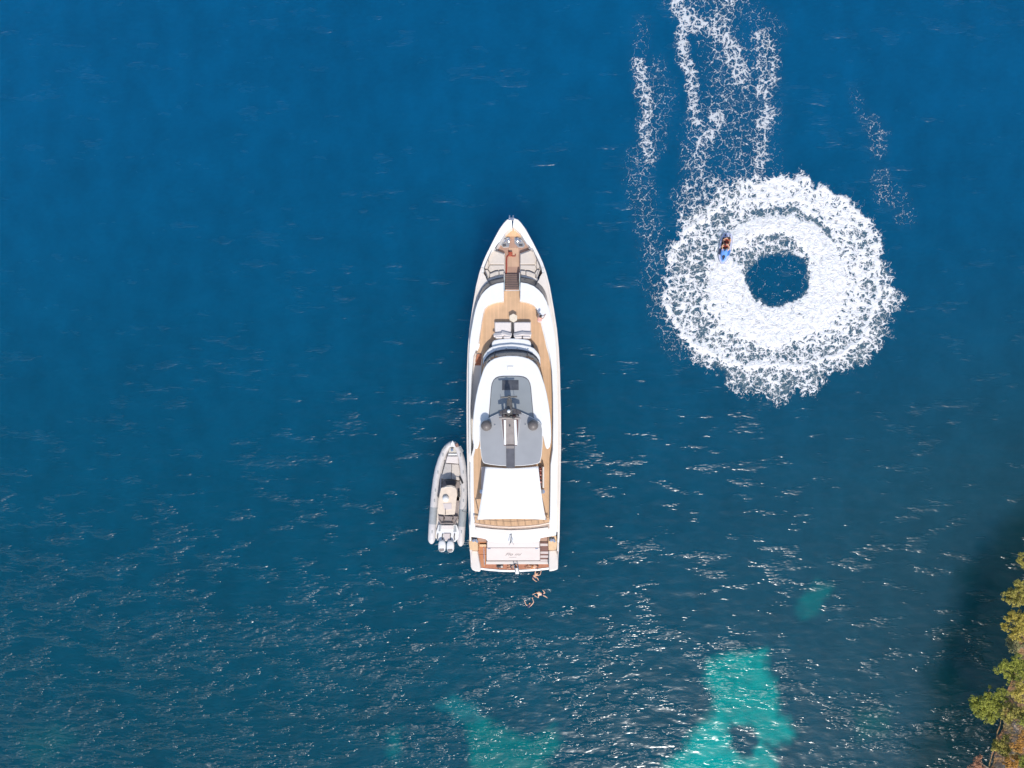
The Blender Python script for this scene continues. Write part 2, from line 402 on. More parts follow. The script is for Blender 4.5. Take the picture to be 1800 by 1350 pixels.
def water_mat():
    m = bpy.data.materials.new('sea_water'); m.use_nodes = True; t = m.node_tree; N = t.nodes; L = t.links
    b = N['Principled BSDF']; out = N['Material Output']
    def M_(op, *a, clamp=False):
        n = N.new('ShaderNodeMath'); n.operation = op; n.use_clamp = clamp
        for i, q in enumerate(a):
            if isinstance(q, (int, float)): n.inputs[i].default_value = q
            else: L.new(q, n.inputs[i])
        return n.outputs[0]
    def mr(v, a0, a1, b0=0.0, b1=1.0, smooth=True):
        n = N.new('ShaderNodeMapRange'); n.interpolation_type = 'SMOOTHSTEP' if smooth else 'LINEAR'
        for i, q in zip(range(5), (v, a0, a1, b0, b1)):
            if isinstance(q, (int, float)): n.inputs[i].default_value = q
            else: L.new(q, n.inputs[i])
        return n.outputs[0]
    def attr(nm, o='Fac'):
        n = N.new('ShaderNodeAttribute'); n.attribute_name = nm; return n.outputs[o]
    geo = N.new('ShaderNodeNewGeometry')
    def noise(scale, det=4, rough=.5, st=(1, 1, 1), rz=0.0, dist=0.0, loc=(0, 0, 0), src=None, o=0):
        mp = N.new('ShaderNodeMapping'); mp.inputs['Scale'].default_value = st; mp.inputs['Rotation'].default_value = (0, 0, rz); mp.inputs['Location'].default_value = loc
        L.new(src or geo.outputs['Position'], mp.inputs[0])
        n = N.new('ShaderNodeTexNoise'); n.inputs['Scale'].default_value = scale; n.inputs['Detail'].default_value = det
        n.inputs['Roughness'].default_value = rough; n.inputs['Distortion'].default_value = dist
        L.new(mp.outputs[0], n.inputs['Vector']); return n.outputs[o]
    foam, froth, air = attr('foam'), attr('froth'), attr('air')
    # ribbons of froth: folded noise, two sizes
    def vec(op, a, c):
        n = N.new('ShaderNodeVectorMath'); n.operation = op
        for k, q in enumerate((a, c)):
            if isinstance(q, tuple): n.inputs[k].default_value = q
            elif isinstance(q, float): n.inputs['Scale'].default_value = q
            else: L.new(q, n.inputs[k])
        return n.outputs[0]
    wv = vec('ADD', geo.outputs['Position'], vec('SCALE', vec('SUBTRACT', noise(1.1, 3, .55, o=1), (.5, .5, .5)), 1.5))
    wv = vec('ADD', wv, vec('SCALE', vec('SUBTRACT', noise(4.2, 3, .6, o=1), (.5, .5, .5)), .42))
    def cell(scale, loc):
        mp = N.new('ShaderNodeMapping'); mp.inputs['Location'].default_value = loc; L.new(wv, mp.inputs[0])
        v = N.new('ShaderNodeTexVoronoi'); v.feature = 'DISTANCE_TO_EDGE'; v.voronoi_dimensions = '2D'; v.inputs['Scale'].default_value = scale
        L.new(mp.outputs[0], v.inputs['Vector']); return M_('MULTIPLY', v.outputs['Distance'], 2.0)
    c1 = cell(1.35, (3, 1, 0)); c2 = cell(2.9, (8, 5, 0)); r3 = noise(6.5, 3, .6, loc=(1, 9, 0))
    lace = M_('ADD', M_('MINIMUM', c1, M_('ADD', M_('MULTIPLY', c2, 1.1), .09)), M_('MULTIPLY', M_('SUBTRACT', r3, .5), .5))
    def ridge(x): return M_('MULTIPLY', M_('ABSOLUTE', M_('SUBTRACT', x, .5)), 5.0)
    l2 = M_('MINIMUM', ridge(noise(1.5, 5, .62, dist=.8)), M_('ADD', ridge(noise(3.6, 4, .6, loc=(7, 3, 0))), .06))
    lace = M_('ADD', M_('MULTIPLY', lace, .80), M_('MULTIPLY', l2, .27))
    lace = M_('MAXIMUM', lace, 0.0)
    # lace: 0.2 at ribbons .. 1.1 in the gaps
    thr = M_('ADD', M_('MULTIPLY', foam, .74), -.06)
    d = M_('SUBTRACT', thr, lace)
    cov = mr(d, -.05, .07)
    cov = M_('MULTIPLY', cov, mr(foam, .03, .12))
    cov = M_('MULTIPLY', cov, M_('MINIMUM', M_('ADD', froth, .12), 1.0), clamp=True)
    # water colour with trapped air
    mxa = N.new('ShaderNodeMix'); mxa.data_type = 'RGBA'
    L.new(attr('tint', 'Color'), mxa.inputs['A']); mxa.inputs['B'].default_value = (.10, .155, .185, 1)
    L.new(M_('MULTIPLY', air, mr(noise(1.6, 5, .6), .3, .62, .35, 1.05)), mxa.inputs['Factor'])
    mxf = N.new('ShaderNodeMix'); mxf.data_type = 'RGBA'
    L.new(mxa.outputs['Result'], mxf.inputs['A']); mxf.inputs['B'].default_value = (.88, .87, .87, 1)
    L.new(cov, mxf.inputs['Factor'])
    L.new(mxf.outputs['Result'], b.inputs['Base Color'])
    b.inputs['IOR'].default_value = 1.333
    b.inputs['Specular IOR Level'].default_value = .46
    b.subsurface_method = 'BURLEY'
    L.new(mr(cov, 0, .7, 1.0, .15), b.inputs['Subsurface Weight'])
    b.inputs['Subsurface Radius'].default_value = (.35, .8, 1.0)
    b.inputs['Subsurface Scale'].default_value = 30.0
    # gusts: patches where the wind roughens the surface
    gust = mr(M_('ADD', M_('MULTIPLY', M_('SUBTRACT', attr('chop'), .72), .07), M_('ADD', M_('MULTIPLY', noise(.13, 3, .55, (.65, 1.25, 1), R(-14)), .40), M_('MULTIPLY', noise(.55, 3, .6, (.5, 1.5, 1), R(-8), loc=(31, 5, 0)), .60))), .515, .63)
    b.inputs['Roughness'].default_value = .24
    L.new(M_('MAXIMUM', mr(cov, 0, .6, 0, .9), mr(gust, 0, .6, .20, .38)), b.inputs['Roughness'])
    w1 = noise(.85, 2, .45, (.55, 1.35, 1), R(-12), .4)
    w2 = noise(1.9, 2, .4, (.6, 1.35, 1), R(14), .5, (5, 8, 0))
    hh = M_('ADD', M_('MULTIPLY', w1, .33), M_('MULTIPLY', w2, .10))
    hh = M_('MULTIPLY', M_('MULTIPLY', hh, attr('chop')), mr(gust, 0, 1, .24, 1.25, False))
    ff = M_('ADD', M_('MULTIPLY', M_('MULTIPLY', cov, M_('SUBTRACT', 1.2, lace)), .16), 0)
    hh = M_('ADD', M_('MULTIPLY', hh, M_('SUBTRACT', 1.0, M_('MULTIPLY', cov, .8))), ff)
    bp = N.new('ShaderNodeBump'); bp.inputs['Strength'].default_value = 1.0; bp.inputs['Distance'].default_value = 1.0
    L.new(hh, bp.inputs['Height']); L.new(bp.outputs[0], b.inputs['Normal'])
    return m
WATER = water(); WATER.data.materials.append(water_mat())

# ------------------------------------------------------------------ the yacht
def arc(rows, z, z_of=None, cz=None):
    """polyline from left end over the centre to the right end; rows (half width, py) centre -> side"""
    c = z if cz is None else cz
    zz = (lambda h: z) if z_of is None else z_of
    l = [Q(cx(y, c) - h, y, zz(h)) for h, y in rows][::-1]
    r_ = [Q(cx(y, c) + h, y, zz(h)) for h, y in rows]
    return l + r_[(1 if rows[0][0] == 0 else 0):]

def rim_wall(outer, inner, z0):
    """a closed coaming: top between two outlines with matching points, both side walls down to z0"""
    mb = MB(); n = len(outer)
    ob = [(p[0], p[1], z0) for p in outer]; ib = [(p[0], p[1], z0) for p in inner]
    vs = list(outer) + list(inner) + ob + ib; f = []
    for i in range(n - 1):
        f += [(i, i + 1, n + i + 1, n + i), (2 * n + i, 2 * n + i + 1, i + 1, i), (n + i, n + i + 1, 3 * n + i + 1, 3 * n + i),
              (3 * n + i, 3 * n + i + 1, 2 * n + i + 1, 2 * n + i)]
    f += [(0, n, 3 * n, 2 * n), (n - 1, 2 * n - 1 + 0, 4 * n - 1, 3 * n - 1)]
    return mb.add(vs, f)

def make_yacht():
    t = thing('motor_yacht', Q(902, 700, 0), 'large white motor yacht with teak decks and grey hardtop lying at anchor', 'yacht')
    # hull: outline of the cap rail, from bow to stern
    capr = [(383.5, 2), (386, 9.5), (392, 15.5), (403, 23.5), (414, 29.5), (425, 35.5), (437, 41.5), (448, 47), (459, 52), (470, 56), (481, 59.5), (503, 65), (520, 68),
            (544, 72), (578, 77), (611, 80), (650, 81.8), (718, 83), (780, 83), (837, 82), (892, 80.5), (945, 79.3), (968, 78), (990, 76.5), (1000, 75)]
    def zc(y): return float(np.interp(y, [383, 480, 560, 700, 900, 950, 1000], [4.9, 4.5, 4.1, 3.8, 3.5, 3.0, 1.7]))
    def cp(y, h, s, dz=0, k=1.0): z = zc(y) + dz; return Q(cx(y, 4.0) + s * h * k, y, z)
    st = []
    for y, h in capr:
        top_r = cp(y, h, 1); top_l = cp(y, h, -1)
        u = min(1, max(0, (y - 383) / 230.0)); cxm = (top_r[0] + top_l[0]) / 2
        hw = (top_r[0] - top_l[0]) / 2
        kw = (.30 + .62 * u ** .55)                       # how much narrower at the water
        shift = -2.6 * (1 - u) ** 2                      # stem rakes aft below
        yy = top_r[1]
        ring = []
        for s in (1, -1):
            seg = []
            for f_, kk in ((0, 1.0), (.04, 1.0), (.06, .985), (.35, .985 - (1 - kw) * .35), (.75, .97 - (1 - kw) * .8), (1.0, kw), (1.35, kw * .75)):
                z = top_r[2] * (1 - f_); seg.append((cxm + s * hw * kk, yy + shift * f_, z))
            ring += seg if s == 1 else seg[::-1]
        st.append(ring)
    mb = MB().loft(st, close=False, caps=False)
    e_ = st[-1]; mb.add([(e_[0][0], e_[0][1], .4), (e_[-1][0], e_[0][1], .4), (e_[-1][0], e_[0][1], -.6), (e_[0][0], e_[0][1], -.6)], [(0, 1, 2, 3)])
    mb.build('hull', HULLW, t, smooth=True, ang=30)
    deck = [r for r in capr if 470 <= r[0] <= 968]
    inn = [(y, float(np.interp(y, [c[0] for c in capr], [c[1] for c in capr]))) for y in (494, 505, 520, 544, 578, 611, 650, 718, 780, 837, 892, 935)]
    ii = [(480, 52), (486, 48), (492, 46), (500, 40), (515, 30), (530, 20)] + [(y, 16) for y, h in inn if y > 540]
    hh_ = lambda y: float(np.interp(y, [c[0] for c in capr], [c[1] for c in capr])) - 3
    for s in (1, -1):
        MB().strip([cp(y, h, s, -.10) for y, h in ii], [cp(y, hh_(y), s, -.04) for y, h in ii]).build('side_deck', WARM, t, solid=.15)
    for s in (1, -1):
        o_ = [cp(y, h, s, .03) for y, h in deck]; i_ = [cp(y, h - 3.6, s, .03) for y, h in deck]
        rim_wall(o_, i_, 2.9).build('cap_rail', WARM, t, smooth=True, bevel=.03)
    # bow bulwark: white cap band between hull edge and the well outline
    well = [(399.5, .5), (401, 4), (405, 8.5), (410, 13.5), (417, 18), (425, 23), (431, 27.5), (437, 31.5), (438.5, 34.5), (445, 38.5), (452, 42.5), (461, 46.5), (470, 50), (476, 51), (484, 52)]
    outs = [383.5, 384, 386, 390, 398, 408, 418, 428, 438, 446, 453, 461, 469, 477, 488]
    ch = lambda y: float(np.interp(y, [c[0] for c in capr], [c[1] for c in capr]))
    for s in (1, -1):
        o_ = [cp(y, max(ch(y) - .3, .5), s, .03) for y in outs]
        i_ = [Q(cx(y, 4.0) + s * h, y, zc(y) - .22) for y, h in well]
        rim_wall(o_, i_, 3.1).build('bow_bulwark', WHITE, t, smooth=True, bevel=.05)
    wl = [Q(cx(y, 4) + h + 1, y, 3.2) for y, h in well] + [Q(cx(y, 4) - h - 1, y, 3.2) for y, h in well][::-1]
    MB().prism(wl, 2.9, 3.3).build('foredeck', TEAKD, t)
    # lighter raised teak at the stem and the centre walkway
    stem = [Q(cx(y, 4) + h, y, 3.62) for y, h in [(400, 1), (404, 7), (409, 12), (415.5, 15.5)]] + [Q(cx(y, 4) - h, y, 3.62) for y, h in [(400, 1), (404, 7), (409, 12), (415.5, 15.5)]][::-1]
    MB().prism(stem, 3.3).build('bow_platform', TEAK, t)
    MB().prism([Z(1, 855, 590, 3.31), Z(1, 1000, 590, 3.31), Z(1, 1010, 890, 3.31), Z(1, 835, 890, 3.31)], 3.29, 3.315).build('walkway', teak('foredeck_teak', (.56, .37, .25)), t)
    # windlasses on steel plates
    for a in ([(720, 545), (770, 412), (868, 412), (862, 520), (850, 580), (760, 585)], [(930, 412), (1045, 412), (1108, 548), (1080, 585), (1000, 582), (940, 520)]):
        wd = MB().prism([Z(1, x, y, 3.36) for x, y in a], 3.3).build('windlass_plate', mat('brushed_steel', (.42, .42, .43), .35, .15, 9, metal=.5), t, bevel=.02)
        mx_ = sum(p[0] for p in a) / len(a)
        c = Z(1, 845 if mx_ < 900 else 985, 470, 3.36); c2 = Z(1, 790 if mx_ < 900 else 1035, 490, 3.36)
        MB().lathe(c, [(.17, 0), (.17, .1), (.09, .14), (.09, .26), (.16, .3), (.15, .36), (.02, .38)]).build('windlass_drum', CHROME, wd, smooth=True)
        MB().lathe(c2, [(.12, 0), (.12, .16), (.16, .2), (.12, .28), (.01, .3)]).build('bollard', CHROME, wd, smooth=True)
        e = Z(1, 780 if mx_ < 900 else 1040, 555, 3.36)
        MB().box((e[0], e[1], e[2] + .08), (.32, .14, .16)).build('chain_stopper', TRIM, wd, bevel=.02)
    for s, a, b in ((-1, (775, 350), (640, 590)), (1, (1050, 350), (1188, 585))):
        p, q = Z(1, *a, 4.5), Z(1, *b, 4.45)
        m = MB(); m.tube([p, q], .045)
        for k in range(4):
            f_ = k / 3; m.tube([(p[0] + (q[0] - p[0]) * f_, p[1] + (q[1] - p[1]) * f_, z) for z in (3.6, 4.5)], .03)
        m.build('bow_rail', TRIM, t, smooth=True)
    # bow fairlead at the stem head
    c = Q(899, 384, 5.0); m = MB().box((c[0], c[1] - .05, c[2]), (.5, .25, .12)); m.box((c[0] - .16, c[1] + .12, c[2] + .03), (.1, .3, .12)); m.box((c[0] + .16, c[1] + .12, c[2] + .03), (.1, .3, .12))
    m.build('bow_fairlead', CHROME, t, bevel=.02)
    # foredeck lounge: port and starboard U sofas with sun pads
    for side in (0, 1):
        def zz_(x, y, z): return Z(1, (1812 - x) if side else x, y, z)
        pad = [zz_(600, 625, 3.95), zz_(640, 640, 3.95), zz_(780, 690, 3.95), zz_(780, 850, 3.95), zz_(548, 850, 3.95), zz_(525, 780, 3.95)]
        b_ = MB().prism([zz_(582, 612, 3.7), zz_(640, 625, 3.7), zz_(787, 678, 3.7), zz_(787, 1020, 3.7), zz_(520, 1078, 3.7), zz_(455, 925, 3.7)], 3.3).build('lounge_base', WARM, t, bevel=.04)
        MB().prism(pad, 3.7).build('sun_pad', CUSH, b_, bevel=.07)
        MB().prism([zz_(548, 862, 3.9), zz_(780, 862, 3.9), zz_(780, 935, 3.9), zz_(640, 940, 3.9), zz_(560, 975, 3.9), zz_(520, 925, 3.9)], 3.7).build('seat_cushion', CUSH, b_, bevel=.06)
        MB().prism([zz_(545, 1000, 4.15), zz_(640, 962, 4.15), zz_(690, 955, 4.15), zz_(690, 1030, 4.15), zz_(545, 1062, 4.15)], 3.7).build('back_cushion', CUSH, b_, bevel=.08)
        MB().prism([zz_(697, 953, 4.15), zz_(775, 948, 4.15), zz_(775, 1012, 4.15), zz_(697, 1028, 4.15)], 3.7).build('back_cushion', CUSH, b_, bevel=.08)
        MB().prism([zz_(468, 935, 4.1), zz_(515, 935, 4.1), zz_(545, 985, 4.1), zz_(535, 1060, 4.1), zz_(517, 1066, 4.1)], 3.7).build('arm_cushion', CUSH, b_, bevel=.07)
        MB().prism([zz_(577, 640, 4.1), zz_(598, 650, 4.1), zz_(528, 775, 4.1), zz_(520, 772, 4.1)], 3.7).build('arm_cushion', CUSH, b_, bevel=.04)
        MB().prism([zz_(514, 785, 4.1), zz_(524, 790, 4.1), zz_(516, 915, 4.1), zz_(466, 915, 4.1)], 3.7).build('arm_cushion', CUSH, b_, bevel=.04)
        hr = MB(); hp = [zz_(640, 605, 4.5), zz_(585, 605, 4.5), zz_(518, 775, 4.5), zz_(458, 920, 4.5), zz_(518, 1082, 4.45)]
        hr.tube(hp, .032)
        for q in hp[1:]: hr.tube([(q[0], q[1], 3.7), q], .022)
        hr.build('hand_rail', mat('rail_grey', (.30, .29, .29), .3, .1, 6, metal=.6), b_, smooth=True)
    # upper deck body: white slab with notch for the bow steps
    U = [(519, 58.5), (527, 60.5), (544, 65), (560, 68.3), (578, 71.5), (600, 75), (645, 77), (700, 77.6), (770, 78), (867, 76.4), (915, 76.0), (941, 74)]
    fr = [(14.7, 494.5), (27, 496.7), (38, 501), (47, 508), (53, 514.5)]
    zU = 4.6
    R_ = [Q(cx(y, zU) + h, y, zU) for h, y in fr] + [Q(cx(y, zU) + h, y, zU) for y, h in U]
    L_ = [Q(cx(y, zU) - h, y, zU) for h, y in fr] + [Q(cx(y, zU) - h, y, zU) for y, h in U if y < 612] + \
         [Z(2, 290, 1010, zU), Z(2, 425, 1095, zU), Z(3, 385, 300, zU), Z(3, 320, 700, zU), Z(3, 290, 1330, zU), Z(4, 240, 330, zU)] + \
         [Q(cx(y, zU) - h, y, zU) for y, h in U if y > 815]
    notch = [Z(1, 1033, 1120, zU), Z(1, 1033, 1262, zU), Z(1, 765, 1262, zU), Z(1, 765, 1120, zU)]
    body = R_ + L_[::-1] + notch[::-1][:0]
    # outline order: notch left-top -> notch bottom -> right front ... stern ... left back to the front
    body = [Z(1, 770, 1120, zU), Z(1, 770, 1262, zU), Z(1, 1031, 1262, zU), Z(1, 1031, 1120, zU)] + R_[1:] + L_[::-1][:-1]
    MB().prism(body, 2.9).build('upper_deck_body', WHITE, t, smooth=True)
    # teak laid over it, 4 mm proud
    zT = zU + .006
    T = [Z(2, 772, 100, zT), Z(2, 1025, 100, zT), Z(2, 1025, 275, zT), Z(2, 1110, 290, zT), Z(2, 1200, 320, zT), Z(2, 1255, 355, zT), Z(2, 1290, 410, zT), Z(2, 1325, 500, zT),
         Z(2, 1355, 620, zT), Z(2, 1385, 740, zT), Z(2, 1415, 860, zT), Z(2, 1440, 980, zT), Z(2, 1475, 1100, zT), Z(2, 1500, 1220, zT), Z(3, 1520, 120, zT), Z(3, 1535, 500, zT), Z(3, 1535, 900, zT),
         Z(3, 1530, 1350, zT), Z(4, 1500, 420, zT), Z(4, 1495, 900, zT), Z(5, 1492, 265, zT), Z(5, 1180, 305, zT), Z(5, 880, 325, zT), Z(5, 600, 310, zT), Z(5, 310, 268, zT),
         Z(4, 295, 900, zT), Z(4, 290, 300, zT), Z(4, 330, 130, zT), Z(3, 400, 1000, zT), Z(3, 400, 400, zT), Z(2, 425, 1090, zT), Z(2, 345, 1078, zT), Z(2, 385, 985, zT), Z(2, 400, 800, zT), Z(2, 430, 620, zT), Z(2, 455, 480, zT),
         Z(2, 478, 400, zT), Z(2, 520, 345, zT), Z(2, 580, 308, zT), Z(2, 660, 285, zT), Z(2, 772, 275, zT)]
    MB().prism(T, zU + .002).build('upper_deck_teak', TEAK, t)
    # coaming round it (right, left, front halves)
    def coam(outer, inner, zo, zi):
        o_ = [(p[0], p[1], zo) for p in outer]; i_ = [(p[0], p[1], zi) for p in inner]
        rim_wall(o_, i_, zU + .001 - .05).build('coaming', WHITE, t, smooth=True, bevel=.04)
    zo = 5.25
    right_o = [(14.7, 496), (27, 498), (38, 502.5), (47, 509.5), (54, 517.5)]
    O = [Q(cx(y, 5) + h, y, zo) for h, y in right_o] + [Q(cx(y, 5) + h, y, zo) for y, h in [(530, 60.5), (544, 65), (556, 67.8), (569, 70.2), (582, 72.5), (595, 74.4), (609, 75.8), (622, 76.6), (640, 77.2), (662, 77.4), (700, 77.6), (745, 77.8), (790, 77.6), (816, 77.2), (867, 76.4), (919, 76.0)]]
    I = [Z(2, x, y, zo) for x, y in [(1029, 262), (1060, 265), (1110, 275), (1180, 295), (1240, 325), (1275, 362), (1308, 410), (1342, 500), (1370, 620), (1400, 740), (1430, 860), (1458, 980), (1490, 1100), (1512, 1220)]] + \
        [Z(3, x, y, zo) for x, y in [(1530, 120), (1545, 500), (1548, 900), (1545, 1350)]] + [Z(4, 1510, 420, zo), Z(4, 1505, 900, zo), Z(5, 1500, 260, zo)]
    coam(O, I, zo, zo + .02)
    O = [Q(cx(y, 5) - h, y, zo) for h, y in right_o] + [Q(cx(y, 5) - h, y, zo) for y, h in [(530, 60.5), (544, 65), (556, 67.8), (569, 70.2), (582, 72.5), (595, 74.4), (609, 75.8)]]
    I = [Z(2, x, y, zo) for x, y in [(768, 262), (725, 265), (660, 272), (580, 295), (515, 330), (462, 385), (440, 470), (418, 600), (400, 720), (388, 800), (378, 870), (372, 930)]]
    coam(O, I, zo, zo + .02)
    # port side bulwark down past the side steps, and the low side passage
    O = [Q(cx(y, 5) - h, y, 4.7) for y, h in [(600, 75.2), (622, 76.6), (662, 77.4), (718, 77.8), (770, 77.6), (812, 77)]]
    I = [Z(2, 372, 930, 4.7), Z(2, 292, 1130, 4.7), Z(3, 262, 200, 4.7), Z(3, 240, 700, 4.7), Z(3, 250, 1250, 4.7), Z(4, 248, 370, 4.7)]
    rim_wall(O, I, 2.9).build('side_bulwark', WHITE, t, smooth=True, bevel=.04)
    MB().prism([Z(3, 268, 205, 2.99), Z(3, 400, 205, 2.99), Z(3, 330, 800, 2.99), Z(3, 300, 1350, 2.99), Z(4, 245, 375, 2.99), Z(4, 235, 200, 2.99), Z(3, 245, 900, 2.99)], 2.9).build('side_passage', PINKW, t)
    sd_ = MB()
    for k in range(8):
        a, b = 1100 + k * 46, 1100 + (k + 1) * 46 - 3
        z = 4.45 - k * .19
        xl = 345 - k * 9; xr = 425 - k * 5
        sd_.prism([Z(2, xl, a, z), Z(2, xr, a, z), Z(2, xr - 4, b, z), Z(2, xl - 8, b, z)], 2.95)
    sd_.build('side_stairs', TEAKR, t)
    MB().prism([Z(3, 262, 206, 3.4), Z(3, 372, 206, 3.4), Z(3, 365, 228, 3.4), Z(3, 264, 228, 3.4)], 2.95).build('stair_sill', WARM, t, bevel=.03)
    # aft port: open corner and sill
    # bow steps between the two halves of the coachroof
    bs = MB(); n = 9
    for k in range(n):
        a = 1010 + k * 28; z = 3.42 + (k + 1) * .13
        bs.prism([Z(1, 795, a, z), Z(1, 1010, a, z), Z(1, 1010, a + 27.6, z), Z(1, 795, a + 27.6, z)], 3.3)
    bs.build('bow_steps', TEAKD, t)
    nz = MB()
    for k in range(n):
        a = 1010 + k * 28; z = 3.425 + (k + 1) * .13
        nz.prism([Z(1, 797, a - 2, z), Z(1, 1008, a - 2, z), Z(1, 1008, a + 7, z), Z(1, 797, a + 7, z)], z - .05)
    nz.build('step_stripe', mat('dark_stripe', (.16, .12, .11), .6, .1, 8), t)  # dark strip along the front edge of each step
    for x in (778, 1022):
        m = MB(); m.tube([Z(1, x, 995, 4.3), Z(1, x, 1120, 4.9), Z(1, x, 1265, 5.45)], .05)
        for y, z in ((1000, 4.3), (1130, 4.9), (1260, 5.4)):
            p = Z(1, x, y, z); m.tube([(p[0], p[1], 3.4), p], .03)
        m.build('step_handrail', CHROME, t, smooth=True)
        y0, y1 = 990, 1262
        MB().prism([Z(1, x - 10, y0, 4.0), Z(1, x + 10, y0, 4.0), Z(1, x + 10, y1, 4.5), Z(1, x - 10, y1, 4.5)], 3.2, 4.25).build('step_wall', WARM, t, bevel=.03)
    # front cowl under the windscreen and the windscreen itself
    fa = [(14.7, 486), (27, 488.5), (38, 491.7), (46, 495.5), (52.5, 502), (57, 510), (60, 519), (61.5, 527), (63, 535)]
    fb = [(14.7, 494.8), (27, 497), (38, 501.3), (46, 507), (52, 514), (55.8, 520.5), (58.6, 526.5), (60.9, 532), (62.9, 537)]
    for s in (1, -1):
        a = [Q(cx(y, 4.3) + s * h, y, 4.15) for h, y in fa]; b = [Q(cx(y, 4.8) + s * h, y, 5.2) for h, y in fb]
        a2 = [(p[0], p[1], 2.9) for p in a]
        MB().strip(a, b).build('front_window', SMOKE, t, smooth=True)
        MB().strip(a2, a).build('cabin_front', WHITE, t, smooth=True)
        c_ = [Q(cx(y, 4.3) + s * (h + .6), y - 4.2, 4.05) for h, y in fa]
        MB().strip([(p[0], p[1] + .02, 4.05) for p in a], c_).build('window_ledge', WARM, t, solid=.9)
        b2 = [(p[0], p[1] - .05, p[2] + .015) for p in b]; b3 = [(p[0], p[1] + .03, p[2] + .01) for p in b]
        MB().strip(b3, b2).build('window_frame', TRIM, t, solid=.03)
    # ---- upper deck furniture
    for s, x0, x1 in ((-1, 622, 888), (1, 926, 1200)):
        b_ = MB().prism([Z(2, x0, 590, 4.9), Z(2, x1, 590, 4.9), Z(2, x1, 850, 4.9), Z(2, x0 + 5, 850, 4.9)], zT).build('sofa_base', WARM, t, bevel=.04)
        MB().prism([Z(2, x0 + 6, 596, 5.12), Z(2, x1 - 6, 596, 5.12), Z(2, x1 - 6, 768, 5.12), Z(2, x0 + 8, 768, 5.12)], 4.9).build('seat_cushion', PILLOW, b_, bevel=.09, seg=3)
        xm = (x0 + x1) / 2
        for a, b in ((x0 + 12, xm - 6), (xm + 4, x1 - 12)):
            MB().prism([Z(2, a, 812, 5.5), Z(2, b, 812, 5.5), Z(2, b, 850, 5.55), Z(2, a, 850, 5.55)], 4.9).build('back_cushion', PILLOW, b_, bevel=.1, seg=3)
    for (x, y, rz, w_) in ((690, 795, .12, .95), (812, 785, -.25, .98), (1010, 788, .22, .98), (1120, 782, -.05, 1.0)):
        p = Z(2, x, y, 5.3)
        o = MB().box(p, (w_, .42, .2), rz, R(-35)).build('scatter_pillow', PILLOW, None, bevel=.09, seg=3)
        tag(o, {690: 'pale pillow at the outer end of the left deck sofa, beside the white console', 812: 'tilted pale pillow at the inner end of the left deck sofa, beside the dark gap',
                1010: 'tilted pale pillow at the inner end of the right deck sofa, beside the dark gap', 1120: 'whitest square pillow at the outer end of the right deck sofa'}[x], 'pillow', 'pillows on the two deck sofas')
    MB().prism([Z(2, 889, 592, 4.75), Z(2, 925, 592, 4.75), Z(2, 925, 850, 4.75), Z(2, 889, 850, 4.75)], zT).build('sofa_gap_floor', TRIM, t)
    co = [Z(2, x, y, 5.5) for x, y in [(580, 985), (580, 930), (592, 900), (620, 878), (700, 862), (800, 853), (890, 850), (980, 853), (1080, 860), (1160, 874), (1190, 900), (1200, 930), (1200, 985)]]
    MB().prism(co, zT).build('console', WHITE, t, smooth=True, bevel=.1, seg=3)
    cw = [Z(2, x, y, 5.75) for x, y in [(437, 1290), (442, 1150), (460, 1105), (500, 1050), (540, 1010), (585, 982), (700, 955), (890, 938), (1080, 955), (1195, 982), (1250, 1010), (1290, 1055), (1330, 1110), (1346, 1160), (1350, 1290)]]
    MB().prism(cw, zT).build('helm_cowl', WHITE, t, smooth=True, bevel=.08, seg=3)
    for x, y in ((640, 1030), (812, 1002), (985, 1002), (1150, 1022)):
        p = Z(2, x, y, 5.75); MB().lathe(p, [(.09, 0), (.09, .03), (.05, .07), (0.005, .08)], 12).build('deck_light', CHROME, t, smooth=True)
    for s, x in ((-1, 575), (1, 1215)):
        p = Z(2, x, 965, 5.0); MB().box(p, (.25, .5, .5), s * .5).build('side_vent', TRIM, t, bevel=.04)
    # windscreen of the pilothouse
    A = [(0, 615.5), (10, 615.8), (20, 617), (30, 619.5), (38, 623.5), (44, 629), (48, 635), (50.3, 643)]
    B = [(0, 625.3), (10, 625.6), (20, 627.2), (30, 630), (38, 635), (43.5, 640.5), (47.3, 646), (50, 652)]
    a = arc(A, 5.78, cz=6.2); b = arc(B, 6.95, cz=6.5)
    ws = MB().strip(a, b).build('windscreen', DARKG, t, smooth=True)
    MB().strip([(p[0], p[1] + .1, p[2] + .01) for p in a], [(p[0], p[1] - .02, p[2] + .02) for p in a]).build('windscreen_frame', TRIM, ws, solid=.04)
    for hx in (-30, 28):
        mm = [(p[0], p[1], p[2]) for p in ()]
        pa = Q(cx(619, 6.2) + hx, 619.5, 5.85); pb = Q(cx(630, 6.5) + hx, 630, 6.99)
        MB().tube([pa, pb], .04).build('windscreen_pillar', MASTM, ws)
    # pilothouse walls and roof
    PW = [(633, 40), (645, 46), (662, 51), (700, 56), (730, 58), (766, 58)]
    MB().prism(sym(PW, 6.8), zT).build('pilothouse_wall', DARKG, t, smooth=True)
    Rr = [(0.5, 625.0)] + [(h, y - .3) for h, y in B[1:]] + [(53.5, 662), (58.5, 678), (62, 693), (65, 710), (67.5, 729), (69, 751), (69.2, 767), (68.3, 778), (66.5, 786), (63, 789.5), (60, 788), (57.8, 782), (56, 773), (54.5, 766)]
    rp = [Q(cx(y, 6.6) + h, y, 7.0) for h, y in Rr] + [Q(cx(y, 6.6) - h, y, 7.0) for h, y in Rr][::-1]
    MB().prism(rp, 6.75).build('pilothouse_roof', WHITE, t, smooth=True, bevel=.09, seg=3)
